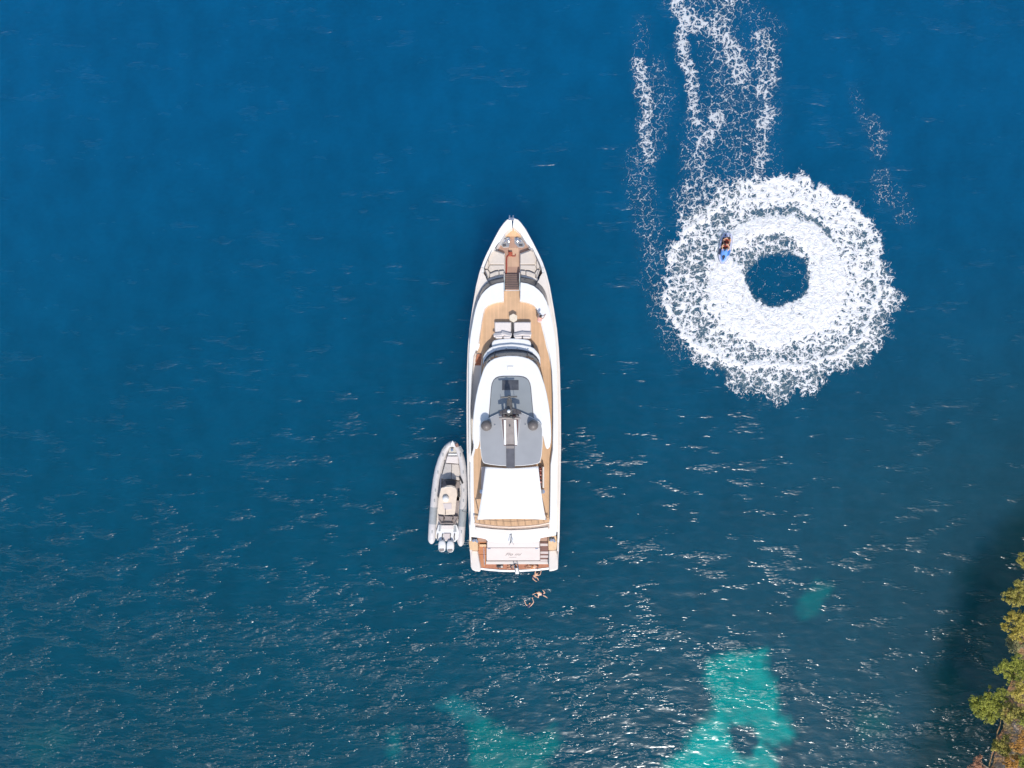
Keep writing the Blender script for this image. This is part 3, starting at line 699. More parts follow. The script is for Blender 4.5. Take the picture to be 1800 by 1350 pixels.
    MB().prism([Z(3, 825, 28, 7.03), Z(3, 918, 28, 7.03), Z(3, 918, 40, 7.03), Z(3, 825, 40, 7.03)], 7.0).build('roof_hatch_seam', mat('seam_grey', (.45, .45, .45), .4, .05), t)
    MB().prism([Z(3, 822, 44, 7.03), Z(3, 831, 44, 7.03), Z(3, 829, 95, 7.03), Z(3, 822, 95, 7.03)], 7.0).build('roof_hatch_seam', mat('seam_pale', (.6, .6, .6), .4, .05), t)
    # sunroof glass panel with dark edge
    G = [(0, 660.5), (14, 660.7), (22, 661.8), (27, 664), (31, 668), (33.8, 674), (35.2, 681), (36.5, 697), (38, 715), (39.7, 735)]
    def gp(rows, z, cz, tail): return [Q(cx(y, cz) + h, y, z) for h, y in rows] + [Q(cx(y, cz) + h, y, z) for h, y in tail] + [Q(cx(y, cz) - h, y, z) for h, y in tail][::-1] + [Q(cx(y, cz) - h, y, z) for h, y in rows[1:]][::-1]
    MB().prism(gp(G, 7.02, 7.2, [(18, 728.5), (1, 722)]), 6.99).build('sunroof_edge', TRIM, t)
    Gi = [(max(h - 1.1, 0), y + (1.1 if h < 30 else .2)) for h, y in G]
    MB().prism(gp(Gi, 7.035, 7.2, [(18, 727), (1, 721)]), 7.0).build('sunroof', GREYG, t)
    MB().prism([Z(3, 745, 253, 7.06), Z(3, 1003, 253, 7.06), Z(3, 1005, 411, 7.06), Z(3, 742, 411, 7.06)], 7.0).build('roof_hatch', DARKG, t, bevel=.01)
    # aft hardtop
    G2 = [(1, 719), (18, 725), (34, 732), (44, 737.5), (50, 742), (53.4, 747), (54.8, 755), (55, 775), (54.6, 785), (53.2, 800), (51, 810), (49, 813.5), (46, 815), (36, 817), (20, 818.8), (.5, 819.3)]
    h2 = [Q(cx(y, 7.3) + h, y, 7.34) for h, y in G2] + [Q(cx(y, 7.3) - h, y, 7.34) for h, y in G2][::-1]
    MB().prism([(p[0], p[1], 7.3) for p in h2], 7.08).build('hardtop_frame', WHITE, t, smooth=True)
    h3 = [Q(cx(y, 7.3) + max(h - .8, .3), y + (.9 if y < 745 else (-.8 if y > 812 else 0)), 7.34) for h, y in G2] + [Q(cx(y, 7.3) - max(h - .8, .3), y + (.9 if y < 745 else (-.8 if y > 812 else 0)), 7.34) for h, y in G2][::-1]
    MB().prism(h3, 7.29).build('hardtop', GREYR, t, smooth=True)
    for x, y, r_ in ((500, 975, .47), (1234, 970, .46)):
        p = Z(3, x, y, 7.34)
        MB().lathe(p, [(r_ * .8, 0), (r_ * .9, .1), (r_, .25), (r_ * .98, .42), (r_ * .85, .6), (r_ * .6, .74), (r_ * .3, .8), (.01, .82)], 28).build('radome', DOME, t, smooth=True, ang=60)
    for x, y in ((630, 968), (1110, 960)):
        p = Z(3, x, y, 7.34); MB().lathe(p, [(.06, 0), (.05, .1), (.01, .14)], 10).build('deck_light', CHROME, t, smooth=True)
    # centre channel of the hardtop
    MB().prism([Z(3, 735, 790, 7.36), Z(3, 1003, 790, 7.36), Z(3, 995, 1000, 7.36), Z(3, 975, 1290, 7.36), Z(3, 773, 1290, 7.36), Z(3, 752, 1000, 7.36)], 7.3).build('mast_well', mat('maroon_well', (.13, .07, .07), .6, .15, 5), t)
    MB().prism([Z(3, 803, 870, 7.62), Z(3, 932, 870, 7.62), Z(3, 940, 1272, 7.4), Z(3, 806, 1272, 7.4)], 7.3).build('mast_foot_panel', TAUPE, t, bevel=.03)
    for xa, xb, xc, xd in ((768, 803, 806, 776), (930, 968, 985, 944)):
        MB().prism([Z(3, xa, 880, 7.72), Z(3, xb, 880, 7.72), Z(3, xc, 1278, 7.5), Z(3, xd, 1278, 7.5)], 7.3).build('mast_fin', WHITE, t, bevel=.03)
    for a, b in (((725, 860), (770, 1270)), ((1030, 860), (985, 1270))):
        MB().tube([Z(3, *a, 7.36), Z(3, *b, 7.36)], .035).build('roof_rib', mat('rib_grey', (.5, .49, .49), .4, .04), t)
    MB().prism([Z(3, 808, 1282, 7.39), Z(3, 942, 1282, 7.39), Z(4, 944, 470, 7.39), Z(4, 810, 470, 7.39)], 7.3).build('roof_strip', mat('charcoal_panel', (.10, .10, .115), .45, .2, 2), t)
    p = Z(4, 872, 140, 7.42); MB().box(p, (.7, .25, .1)).build('roof_strip_latch', TAUPE, t, bevel=.02)
    p = Z(3, 866, 980, 7.65); MB().lathe(p, [(.07, 0), (.07, .06), (.005, .08)], 12).build('cable_gland', TRIM, t)
    # mast
    zm = 8.6
    mc = lambda x, y, z: Z(3, x, y, z)
    MB().loft([[mc(808, 790, 7.36), mc(912, 790, 7.36), mc(905, 870, 7.36), mc(812, 870, 7.36)], [mc(812, 640, 8.2), mc(908, 640, 8.2), mc(906, 790, 8.2), mc(814, 790, 8.2)],
               [mc(818, 545, 8.8), mc(898, 545, 8.8), mc(905, 740, 8.8), mc(814, 740, 8.8)]]).build('mast', MASTM, t, bevel=.04)
    m = MB(); p1, p2, p3, p4 = mc(724, 528, 9.1), mc(830, 522, 9.1), mc(880, 518, 9.1), mc(982, 515, 9.1)
    m.tube([p1, p2, mc(855, 508, 9.12), p3, p4], .075); m.tube([mc(855, 560, 8.7), mc(855, 515, 9.1)], .14)
    m.build('radar_scanner', MASTM, t, smooth=True)
    MB().prism([mc(700, 748, 8.3), mc(812, 700, 8.3), mc(838, 712, 8.3), mc(838, 778, 8.3), mc(702, 800, 8.3)], 8.15).build('mast_wing', TRIM, t, bevel=.03)
    MB().prism([mc(918, 692, 8.3), mc(1044, 740, 8.3), mc(1048, 796, 8.3), mc(915, 775, 8.3)], 8.15).build('mast_wing', TRIM, t, bevel=.03)
    for x in (770, 975):
        MB().tube([mc(x, 790, 8.2), mc(x, 860, 7.4)], .1).build('mast_strut', MASTM, t)
    MB().tube([mc(700, 856, 7.75), mc(780, 850, 7.8), mc(1020, 856, 7.75)], .11).build('mast_crossbar', TAUPE, t, smooth=True)
    for x, y, r_, h_ in ((890, 835, .14, .4), (925, 850, .12, .35), (825, 835, .1, .3)):
        MB().lathe(mc(x, y, 7.8), [(r_, 0), (r_, h_ * .6), (r_ * .5, h_), (.01, h_ + .02)], 14).build('mast_light', MASTM, t, smooth=True)
    p = mc(850, 745, 9.0); MB().lathe(p, [(.05, -.4), (.05, -.06), (.13, 0), (.16, .1), (.13, .22), (.05, .29), (.005, .3)], 18).build('antenna_ball', WHITE, t, smooth=True, ang=80)
    MB().tube([mc(985, 820, 8.2), mc(985, 822, 10.4)], .02).build('whip_antenna', WHITE, t)
    MB().tube([mc(765, 870, 8.2), mc(765, 872, 9.8)], .02).build('whip_antenna', WHITE, t)
    # pilothouse side wings: posts that carry the hardtop
    for x in (400, 1345):
        for y in (1000, 1330):
            q = mc(x, y, 7.1); MB().tube([(q[0], q[1], zT), q], .07).build('hardtop_post', WHITE, t)
    # sun awning stretched aft
    top = [(480, 455), (620, 468), (780, 478), (870, 480), (1000, 477), (1180, 465), (1315, 448)]
    zt, zb = 7.15, 6.6
    nrow = 14; grid = []
    ledge_l = [(480, 455), (470, 540), (457, 640), (445, 740), (430, 850), (412, 960), (395, 1060), (375, 1170), (350, 1290)]
    ledge_r = [(1315, 448), (1325, 540), (1337, 640), (1348, 740), (1362, 850), (1378, 960), (1393, 1060), (1410, 1170), (1437, 1290)]
    for k in range(nrow + 1):
        f_ = k / nrow; yq = f_ * (len(ledge_l) - 1); i0 = min(int(yq), len(ledge_l) - 2); g = yq - i0
        lx, ly = [ledge_l[i0][c] * (1 - g) + ledge_l[i0 + 1][c] * g for c in (0, 1)]; rx, ry = [ledge_r[i0][c] * (1 - g) + ledge_r[i0 + 1][c] * g for c in (0, 1)]
        row = []
        for j in range(15):
            h_ = j / 14; x = lx + (rx - lx) * h_; y = ly + (ry - ly) * h_
            y += 26 * math.sin(math.pi * h_) * (1 - f_); y -= 14 * math.sin(math.pi * h_) * f_
            z = zt + (zb - zt) * f_ - .22 * math.sin(math.pi * f_) * math.sin(math.pi * h_) + .02 * math.sin(9 * h_ + 3 * f_)
            row.append(Z(4, x, y, z))
        grid.append(row)
    m = MB(); m.loft(grid, close=False, caps=False)
    m.build('sun_awning', CANV, t, smooth=True, solid=.03)
    for x, y in ((350, 1290), (1437, 1290)):
        q = Z(4, x, y, zb); MB().tube([(q[0], q[1], zT), (q[0], q[1], zb + .1)], .05).build('awning_pole', CHROME, t, smooth=True)
    # deck furniture glimpsed beside the awning
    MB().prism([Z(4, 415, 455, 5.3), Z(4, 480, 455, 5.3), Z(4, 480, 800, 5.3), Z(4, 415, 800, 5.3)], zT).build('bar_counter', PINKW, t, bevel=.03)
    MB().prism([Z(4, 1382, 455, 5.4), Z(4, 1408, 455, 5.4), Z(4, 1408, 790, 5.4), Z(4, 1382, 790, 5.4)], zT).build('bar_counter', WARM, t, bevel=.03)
    MB().prism([Z(4, 1318, 450, 5.0), Z(4, 1381, 450, 5.0), Z(4, 1381, 780, 5.0), Z(4, 1330, 780, 5.0)], zT).build('bar_shelf', mat('brown_shelf', (.14, .08, .07), .6, .3, 6), t)
    for k, y in enumerate((480, 510, 545, 580, 630, 690)):
        q = Z(4, 1348 + (k % 2) * 6, y, 5.0)
        MB().lathe(q, [(.08, 0), (.09, .12), (.05, .2), (.03, .3), (.004, .31)], 10).build('bottle', PINKF if k % 2 else REDG, t, smooth=True)
    for x, y in ((1388, 845), (425, 845)):
        q = Z(4, x, y, 5.2); MB().lathe(q, [(.14, -.55), (.14, 0), (.2, .05), (.2, .12), (.01, .13)], 14).build('stool', CHROME, t, smooth=True)
    # teak rail along the aft edge of the upper deck, and the white overhang
    rail = [Z(5, 300, 268, 5.5), Z(5, 450, 295, 5.5), Z(5, 650, 318, 5.5), Z(5, 880, 328, 5.5), Z(5, 1110, 318, 5.5), Z(5, 1320, 297, 5.5), Z(5, 1492, 262, 5.5)]
    m = MB(); m.tube(rail, .075)
    m.build('aft_rail', mat('pale_teak_rail', (.74, .56, .44), .4, .05), t, smooth=True)
    m = MB(); 
    for k in range(len(rail) - 1):
        for g in (0, .5):
            p = Vector(rail[k]).lerp(Vector(rail[k + 1]), g); m.tube([(p[0], p[1] - .02, 4.4), p], .025)
        m.tube([(rail[k][0], rail[k][1], 5.1), (rail[k + 1][0], rail[k + 1][1], 5.1)], .02)
    m.build('rail_stanchions', CHROME, t)
    MB().strip([(p[0], p[1] - .18, 4.66) for p in rail], [(p[0], p[1] - .62, 4.64) for p in rail]).build('rail_shadow_strip', mat('tan_rail_shadow', (.45, .34, .27), .6, .2, 3), t, solid=.05)  # shadow zone of the aft rail, painted as a tan strip
    ov = [Z(5, 240, 225, 4.62), Z(5, 1612, 225, 4.62), Z(5, 1600, 462, 4.62), Z(5, 1480, 482, 4.62), Z(5, 1350, 505, 4.62), Z(5, 1338, 560, 4.62), Z(5, 1100, 572, 4.62), Z(5, 880, 576, 4.62), Z(5, 700, 574, 4.62), Z(5, 518, 562, 4.62), Z(5, 480, 522, 4.62), Z(5, 380, 500, 4.62), Z(5, 235, 482, 4.62), Z(5, 225, 400, 4.62)]
    MB().prism([(p[0], p[1], 4.58) for p in ov], 4.25).build('aft_overhang', WHITE, t, bevel=.06)
    lip = [Z(5, 320, 340, 4.8), Z(5, 600, 372, 4.8), Z(5, 880, 388, 4.8), Z(5, 1160, 378, 4.8), Z(5, 1470, 342, 4.8)]
    MB().strip([(p[0], p[1] + .05, 4.75) for p in lip], [(p[0], p[1] - .35, 4.7) for p in lip]).build('overhang_step', WARM, t, solid=.12)
    m = MB(); q = Z(5, 890, 430, 4.62); m.box((q[0], q[1] + .1, 4.68), (.9, .45, .12))
    m.build('flagstaff_base', WHITE, t, bevel=.03)
    m = MB(); m.tube([(q[0], q[1], 4.7), (q[0], q[1] - .75, 5.5)], .05); m.tube([(q[0], q[1] - .45, 5.15), (q[0] + .22, q[1] - .95, 5.0)], .03); m.tube([(q[0], q[1] - .5, 5.2), (q[0] - .18, q[1] - 1.0, 5.0)], .03)
    m.build('flagstaff', mat('staff_grey', (.35, .35, .36), .4, .1), t, smooth=True)
    # ---- stern: cockpit corners, stairs, garage door, platform
    MB().prism([Z(5, 350, 480, 2.4), Z(5, 1480, 480, 2.4), Z(5, 1480, 560, 2.4), Z(5, 350, 560, 2.4)], 1.6).build('aft_cockpit', TEAKD, t)
    for a in ([(222, 480), (350, 480), (358, 585), (360, 700), (235, 690), (217, 590)], [(1478, 480), (1600, 465), (1612, 600), (1600, 685), (1478, 695), (1474, 590)]):
        MB().prism([Z(5, x, y, 2.95) for x, y in a], 1.4).build('bulwark_cap', TEAKC, t, bevel=.03)
    for a in ([(232, 692), (360, 702), (378, 850), (400, 960), (398, 1040), (320, 1032), (268, 1010), (245, 960), (240, 850)],
              [(1478, 697), (1602, 687), (1625, 780), (1632, 900), (1628, 1000), (1560, 1022), (1485, 1035)]):
        MB().prism([Z(5, x, y, 1.9) for x, y in a], .15).build('stern_wing', WARM, t, smooth=True, bevel=.12, seg=3)
    for s, (x, y) in ((0, (300, 535)), (1, (1522, 530))):
        q = Z(5, x, y, 2.98); m = MB(); m.lathe(q, [(.13, 0), (.13, .12), (.07, .16), (.07, .3), (.14, .33), (.12, .42), (.01, .43)], 14)
        m.box((q[0] + .25, q[1] - .05, q[2] + .08), (.18, .35, .14), .6); m.build('mooring_winch', CHROME, t, smooth=True)
        MB().prism([Z(5, x - 38, y - 42, 2.97), Z(5, x + 50, y - 42, 2.97), Z(5, x + 50, y + 28, 2.97), Z(5, x - 38, y + 18, 2.97)], 2.94).build('winch_plate', TRIM, t)
    # side stairs
    ls = MB()
    for k in range(4):
        a = 520 + k * 60; z = 2.35 - k * .3
        ls.prism([Z(5, 368, a, z), Z(5, 498, a, z), Z(5, 498, a + 59, z), Z(5, 368, a + 59, z)], .5)
    ls.prism([Z(5, 372, 765, .95), Z(5, 492, 765, .95), Z(5, 480, 960, .95), Z(5, 392, 960, .95)], .5)
    ls.build('port_stairs', TEAKO, t)
    MB().prism([Z(5, 385, 600, 2.5), Z(5, 492, 600, 2.5), Z(5, 492, 640, 2.5), Z(5, 385, 640, 2.5)], 1.6).build('port_sill', TEAKC, t, bevel=.03)
    p0, p1 = Z(5, 455, 650, 2.0), Z(5, 462, 930, 1.4)
    m = MB(); m.tube([p0, p1], .03); m.tube([(p0[0], p0[1], 1.0), p0], .03); m.tube([(p1[0], p1[1], .9), p1], .03); m.build('stair_handrail', CHROME, t)
    st_ = MB(); trs = []
    for k in range(5):
        a = 570 + k * 62; z = 2.5 - k * .38
        st_.prism([Z(5, 1345, a, z), Z(5, 1475, a, z), Z(5, 1475, a + 61, z), Z(5, 1345, a + 61, z)], .5)
        if k != 1:
            trs.append(MB().prism([Z(5, 1347, a + 20, z + .02), Z(5, 1473, a + 20, z + .02), Z(5, 1473, a + 58, z + .02), Z(5, 1347, a + 58, z + .02)], z - .01))
    st_.build('starboard_stairs', mat('stair_brown', (.20, .10, .08), .6, .2, 4), t)
    for q in trs: q.build('stair_tread', PINKW, t, bevel=.01)
    # garage door, sloping down aft
    def slope(x0, x1, ya, yb, za, zb_, th=.12):
        m = MB(); A_, B_, C_, D_ = Z(5, x0, ya, za), Z(5, x1, ya, za), Z(5, x1, yb, zb_), Z(5, x0, yb, zb_)
        lo = [(p[0], p[1] + th, p[2] - th) for p in (A_, B_, C_, D_)]
        return m.add([A_, B_, C_, D_] + lo, [(0, 1, 2, 3), (7, 6, 5, 4), (0, 4, 5, 1), (1, 5, 6, 2), (2, 6, 7, 3), (3, 7, 4, 0)])
    slope(508, 1332, 566, 655, 3.3, 2.9).build('transom_panel', PINKW, t, bevel=.03)
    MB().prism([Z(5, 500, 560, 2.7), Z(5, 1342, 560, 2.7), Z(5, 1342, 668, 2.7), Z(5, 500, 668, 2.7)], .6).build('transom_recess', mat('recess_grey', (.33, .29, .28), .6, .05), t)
    gd = slope(498, 1342, 664, 858, 2.85, 1.5); gdo = gd.build('garage_door', PINKW, t, bevel=.04)
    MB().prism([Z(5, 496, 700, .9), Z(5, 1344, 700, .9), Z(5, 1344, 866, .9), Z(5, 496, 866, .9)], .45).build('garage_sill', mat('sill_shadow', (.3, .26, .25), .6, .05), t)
    for x in (540, 1290):
        q = Z(5, x, 668, 2.88); MB().box(q, (.25, .12, .12)).build('door_hinge', CHROME, gdo, bevel=.02)
    # name across the door
    tilt = math.atan2(2.85 - 1.5, (Z(5, 900, 664, 2.85)[1] - Z(5, 900, 858, 1.5)[1]))
    def text(body, x, y, size, shear, m_, par, name):
        c = bpy.data.curves.new(name, 'FONT'); c.body = body; c.size = size; c.shear = shear; c.align_x = 'CENTER'; c.extrude = .006
        o = bpy.data.objects.new(name, c); COL.objects.link(o)
        dg = bpy.context.evaluated_depsgraph_get(); me = bpy.data.meshes.new_from_object(o.evaluated_get(dg)); bpy.data.objects.remove(o)
        me.materials.clear(); me.materials.append(m_)
        f_ = (y - 664) / 194.0; z = 2.85 - 1.35 * f_
        o = bpy.data.objects.new(name, me); COL.objects.link(o); o.parent = par
        p = Vector(Z(5, x, y, z)) - Vector(par['org'])
        nrm = Vector((0, -math.sin(tilt), math.cos(tilt)))
        o.location = p + nrm * .02; o.rotation_euler = (tilt, 0, 0); o['org'] = par['org']
        return o
    text('Flo mi', 910, 776, .58, .5, GREYT, gdo, 'name_lettering')
    # a second line too small to read: a row of short strokes
    m = MB()
    for k in range(9):
        f_ = (806 - 664) / 194.0; q = Z(5, 855 + k * 14, 806, 2.85 - 1.35 * f_ + .03); m.box(q, (.08, .05 + .03 * (k % 2), .02), .1 * (k % 3))
    m.build('port_lettering', mat('pale_letter_grey', (.46, .41, .39), .5, .04), gdo)
    MB().prism([Z(5, 488, 868, .95), Z(5, 1478, 862, .95), Z(5, 1478, 916, .95), Z(5, 486, 918, .95)], .5).build('stern_step', WARM, t, bevel=.04)
    pf = [Z(5, x, y, .62) for x, y in [(392, 760), (500, 760), (500, 900), (1480, 900), (1484, 968), (1350, 984), (1200, 996), (1000, 1006), (860, 1008), (700, 1002), (550, 990), (398, 968)]]
    MB().prism(pf, .3).build('swim_platform', TEAKR, t)
    eo = [(396, 968), (470, 980), (550, 989), (700, 1001), (860, 1007), (1000, 1005), (1200, 995), (1350, 983), (1484, 967)]
    m = MB(); a = [Z(5, x, y, .68) for x, y in eo]; b = [Z(5, x, y + 34, .62) for x, y in eo]
    rim_wall(b, a, .1).build('platform_edge', WHITE, t, smooth=True, bevel=.04)
    # folding steps into the water
    m = MB(); 
    for x in (955, 1010):
        m.tube([Z(5, x - 25, 930, 1.3), Z(5, x - 12, 985, 1.4), Z(5, x, 1030, .9), Z(5, x, 1045, -.3)], .045)
    for k in range(3): m.tube([Z(5, 955, 1036 + k * 4, .5 - k * .3), Z(5, 1010, 1036 + k * 4, .5 - k * .3)], .05)
    m.build('swim_ladder', CHROME, t, smooth=True)
    q = Z(5, 982, 1022, .75); MB().box(q, (.36, .6, .1)).build('ladder_step', WHITE, t, bevel=.03)
    for x, y in ((1000, 985), (905, 950)):
        pass
    return t
make_yacht()
def hex_table():
    p = Q(902.4, 559, 5.1)
    t = thing('side_table', (p[0], p[1], 4.606), 'small hexagonal cream table in front of the two deck sofas', 'table')
    pts = [(p[0] + .40 * math.cos(R(30 + 60 * k)), p[1] + .40 * math.sin(R(30 + 60 * k)), 5.15) for k in range(6)]
    MB().prism(pts, 5.10).build('table_top', mat('cream_table', (.74, .64, .50), .4, .08, 8), t, bevel=.015)
    MB().lathe((p[0], p[1], 4.606), [(.22, 0), (.2, .03), (.05, .05), (.05, .5)], 16).build('leg', CHROME, t, smooth=True)
hex_table()
def gear():
    p = lambda x, y, z: Z(1, x, y, z)
    m = MB(); m.prism([p(850, 650, 3.6), p(905, 650, 3.6), p(905, 715, 3.6), p(850, 715, 3.6)], 3.316)
    m.box(p(875, 682, 3.64), (.36, .3, .06), .1)
    a = m.build('deck_locker', REDG, None, bevel=.03); tag(a, 'small red locker standing on the teak walkway of the foredeck', 'locker')
    m = MB(); m.tube([p(848, 635, 3.36), p(852, 700, 3.37), p(820, 735, 3.37), p(812, 800, 3.36), p(815, 900, 3.36), p(808, 1000, 3.36)], .05)
    m.tube([p(900, 722, 3.36), p(950, 722, 3.36), p(955, 690, 3.36)], .04)
    h = m.build('hose', REDF, None, smooth=True); tag(h, 'dark red hose lying along the left side of the bow walkway', 'hose')
gear()

# ------------------------------------------------------------------ people
def bone_mesh(name, J, E, parent=None, mat_=None, sub=1, org=None):
    me = bpy.data.meshes.new(name); bm = bmesh.new(); sk = bm.verts.layers.skin.verify(); V = {}
    for k, (p, r_) in J.items():
        v = bm.verts.new(p); V[k] = v; v[sk].radius = r_ if isinstance(r_, tuple) else (r_, r_)
    bm.verts.ensure_lookup_table(); V['pelvis'][sk].use_root = True
    for a, b in E: bm.edges.new((V[a], V[b]))
    bm.to_mesh(me); bm.free()
    o = bpy.data.objects.new(name, me); COL.objects.link(o)
    o.modifiers.new('skin', 'SKIN').use_smooth_shade = True
    m = o.modifiers.new('sub', 'SUBSURF'); m.levels = sub; m.render_levels = sub
    dg = bpy.context.evaluated_depsgraph_get(); out = bpy.data.meshes.new_from_object(o.evaluated_get(dg))
    bpy.data.objects.remove(o); out.name = name
    out.materials.clear(); out.materials.append(mat_)
    return out

def person(label, J, skin=SKIN, hair=HAIR, clothes=(), group=None):
    """J: joints in world metres: pelvis chest neck head, sh/el/wr l r, kn/an l r. Hips, hands and feet are worked out."""
    V = {k: Vector(v) for k, v in J.items()}
    base = V['pelvis'].copy()
    spine = (V['chest'] - V['pelvis']).normalized(); side = (V['shr'] - V['shl']).normalized(); front = side.cross(spine).normalized()
    if 'face' in J: front = V['face'].normalized()
    P = {}
    def L(k): return V[k] - base
    P['pelvis'] = (L('pelvis'), (.15, .11)); P['waist'] = (L('pelvis').lerp(L('chest'), .45), (.12, .095)); P['chest'] = (L('chest'), (.155, .11))
    P['neck'] = (L('neck'), .055); hd = (V['head'] - V['neck']).normalized()
    P['jaw'] = (L('head') - hd * .07, .068); P['head'] = (L('head') + hd * .02, .092); P['crown'] = (L('head') + hd * .10, .07)
    P['nose'] = (L('head') - hd * .01 + front * .10, .014)
    E = [('pelvis', 'waist'), ('waist', 'chest'), ('chest', 'neck'), ('neck', 'jaw'), ('jaw', 'head'), ('head', 'crown'), ('head', 'nose')]
    for s, d in (('l', -1), ('r', 1)):
        P['sh' + s] = (L('sh' + s), .062); P['el' + s] = (L('el' + s), .042); P['wr' + s] = (L('wr' + s), .027)
        arm = (V['wr' + s] - V['el' + s]).normalized(); sw = arm.cross(Vector((0, 0, 1)))
        if sw.length < .1: sw = side.copy()
        sw.normalize()
        pl = L('wr' + s) + arm * .07; P['palm' + s] = (pl, (.035, .018))
        E += [('chest', 'sh' + s), ('sh' + s, 'el' + s), ('el' + s, 'wr' + s), ('wr' + s, 'palm' + s)]
        cur = -sw.cross(arm)
        for k, (off, ln) in enumerate(((-.033, .060), (-.011, .075), (.011, .080), (.033, .070))):
            a, b = 'f%s%da' % (s, k), 'f%s%db' % (s, k)
            P[a] = (pl + arm * .035 + sw * off * 1.1, .0095); P[b] = (pl + arm * (.035 + ln * .9) + sw * off * 1.3 - cur * .02, .008); E += [('palm' + s, a), (a, b)]
        a, b = 't%sa' % s, 't%sb' % s
        P[a] = (pl - arm * .03 - sw * .045, .011); P[b] = (pl + arm * .02 - sw * .072, .009); E += [('wr' + s, a), (a, b)]
        hip = L('pelvis') + side * d * .09 - spine * .06
        P['hip' + s] = (hip, .088); P['kn' + s] = (L('kn' + s), .056); P['an' + s] = (L('an' + s), .036)
        mid = L('kn' + s).lerp(L('an' + s), .35); P['calf' + s] = (mid, .052)
        sh = (V['an' + s] - V['kn' + s]).normalized(); fd = front - sh * front.dot(sh)
        if fd.length < .1: fd = spine - sh * spine.dot(sh)
        fd.normalize()
        if 'toe' in J: fd = Vector(J['toe']).normalized()
        P['toe' + s] = (L('an' + s) + fd * .17 + sh * .03, (.035, .022))
        E += [('pelvis', 'hip' + s), ('hip' + s, 'kn' + s), ('kn' + s, 'calf' + s), ('calf' + s, 'an' + s), ('an' + s, 'toe' + s)]
    me = bone_mesh('body', P, E, mat_=skin)
    o = bpy.data.objects.new('person', me); COL.objects.link(o); o.location = base; o['org'] = tuple(base)
    tag(o, label, 'person', group)
    # hair: a cap over the crown and back of the head
    hc = V['head'] + hd * .035 - front * .018; m = MB(); rings = []
    a = side; 
    for k in range(7):
        ph = R(-25 + 115 * k / 6); rr_ = .112 * math.cos(ph); hz = .125 * math.sin(ph)
        rings.append([hc + (a * math.cos(q) + front * math.sin(q)) * max(rr_, .002) + hd * hz - front * (.03 if k == 0 else 0) for q in [2 * math.pi * i / 14 for i in range(14)]])
    m.loft(rings).build('hair', hair, o, smooth=True, ang=80)
    for c in clothes:
        kind, m_ = c
        mb = MB()
        def bag(c0, c1, w0, w1, d0, d1, n=4):
            rs = []
            for k in range(n + 1):
                f_ = k / n; c_ = c0.lerp(c1, f_); w_ = w0 + (w1 - w0) * f_; d_ = d0 + (d1 - d0) * f_
                rs.append([c_ + side * math.cos(q) * w_ + front * math.sin(q) * d_ for q in [2 * math.pi * i / 16 for i in range(16)]])
            mb.loft(rs)
        if kind in ('vest', 'shirt', 'dress'):
            bag(V['pelvis'] + spine * .05, V['chest'] + spine * .10, .185, .20, .145, .15)
        if kind == 'top': bag(V['chest'] - spine * .05, V['chest'] + spine * .06, .185, .185, .135, .13)
        if kind in ('shorts', 'dress', 'trunks'):
            bag(V['pelvis'] - spine * .12, V['pelvis'] + spine * .07, .19, .175, .14, .13)
        if kind in ('shorts', 'dress'):
            for s, d in (('l', -1), ('r', 1)):
                h0 = V['pelvis'] + side * d * .09 - spine * .05; mb.tube([h0, h0.lerp(V['kn' + s], .55 if kind == 'shorts' else .75)], [.115, .10], 12)
        mb.build({'vest': 'life_vest', 'shirt': 'shirt', 'dress': 'dress', 'top': 'swim_top', 'shorts': 'shorts', 'trunks': 'swim_shorts'}[kind], m_, o, smooth=True, bevel=.02)
    return o

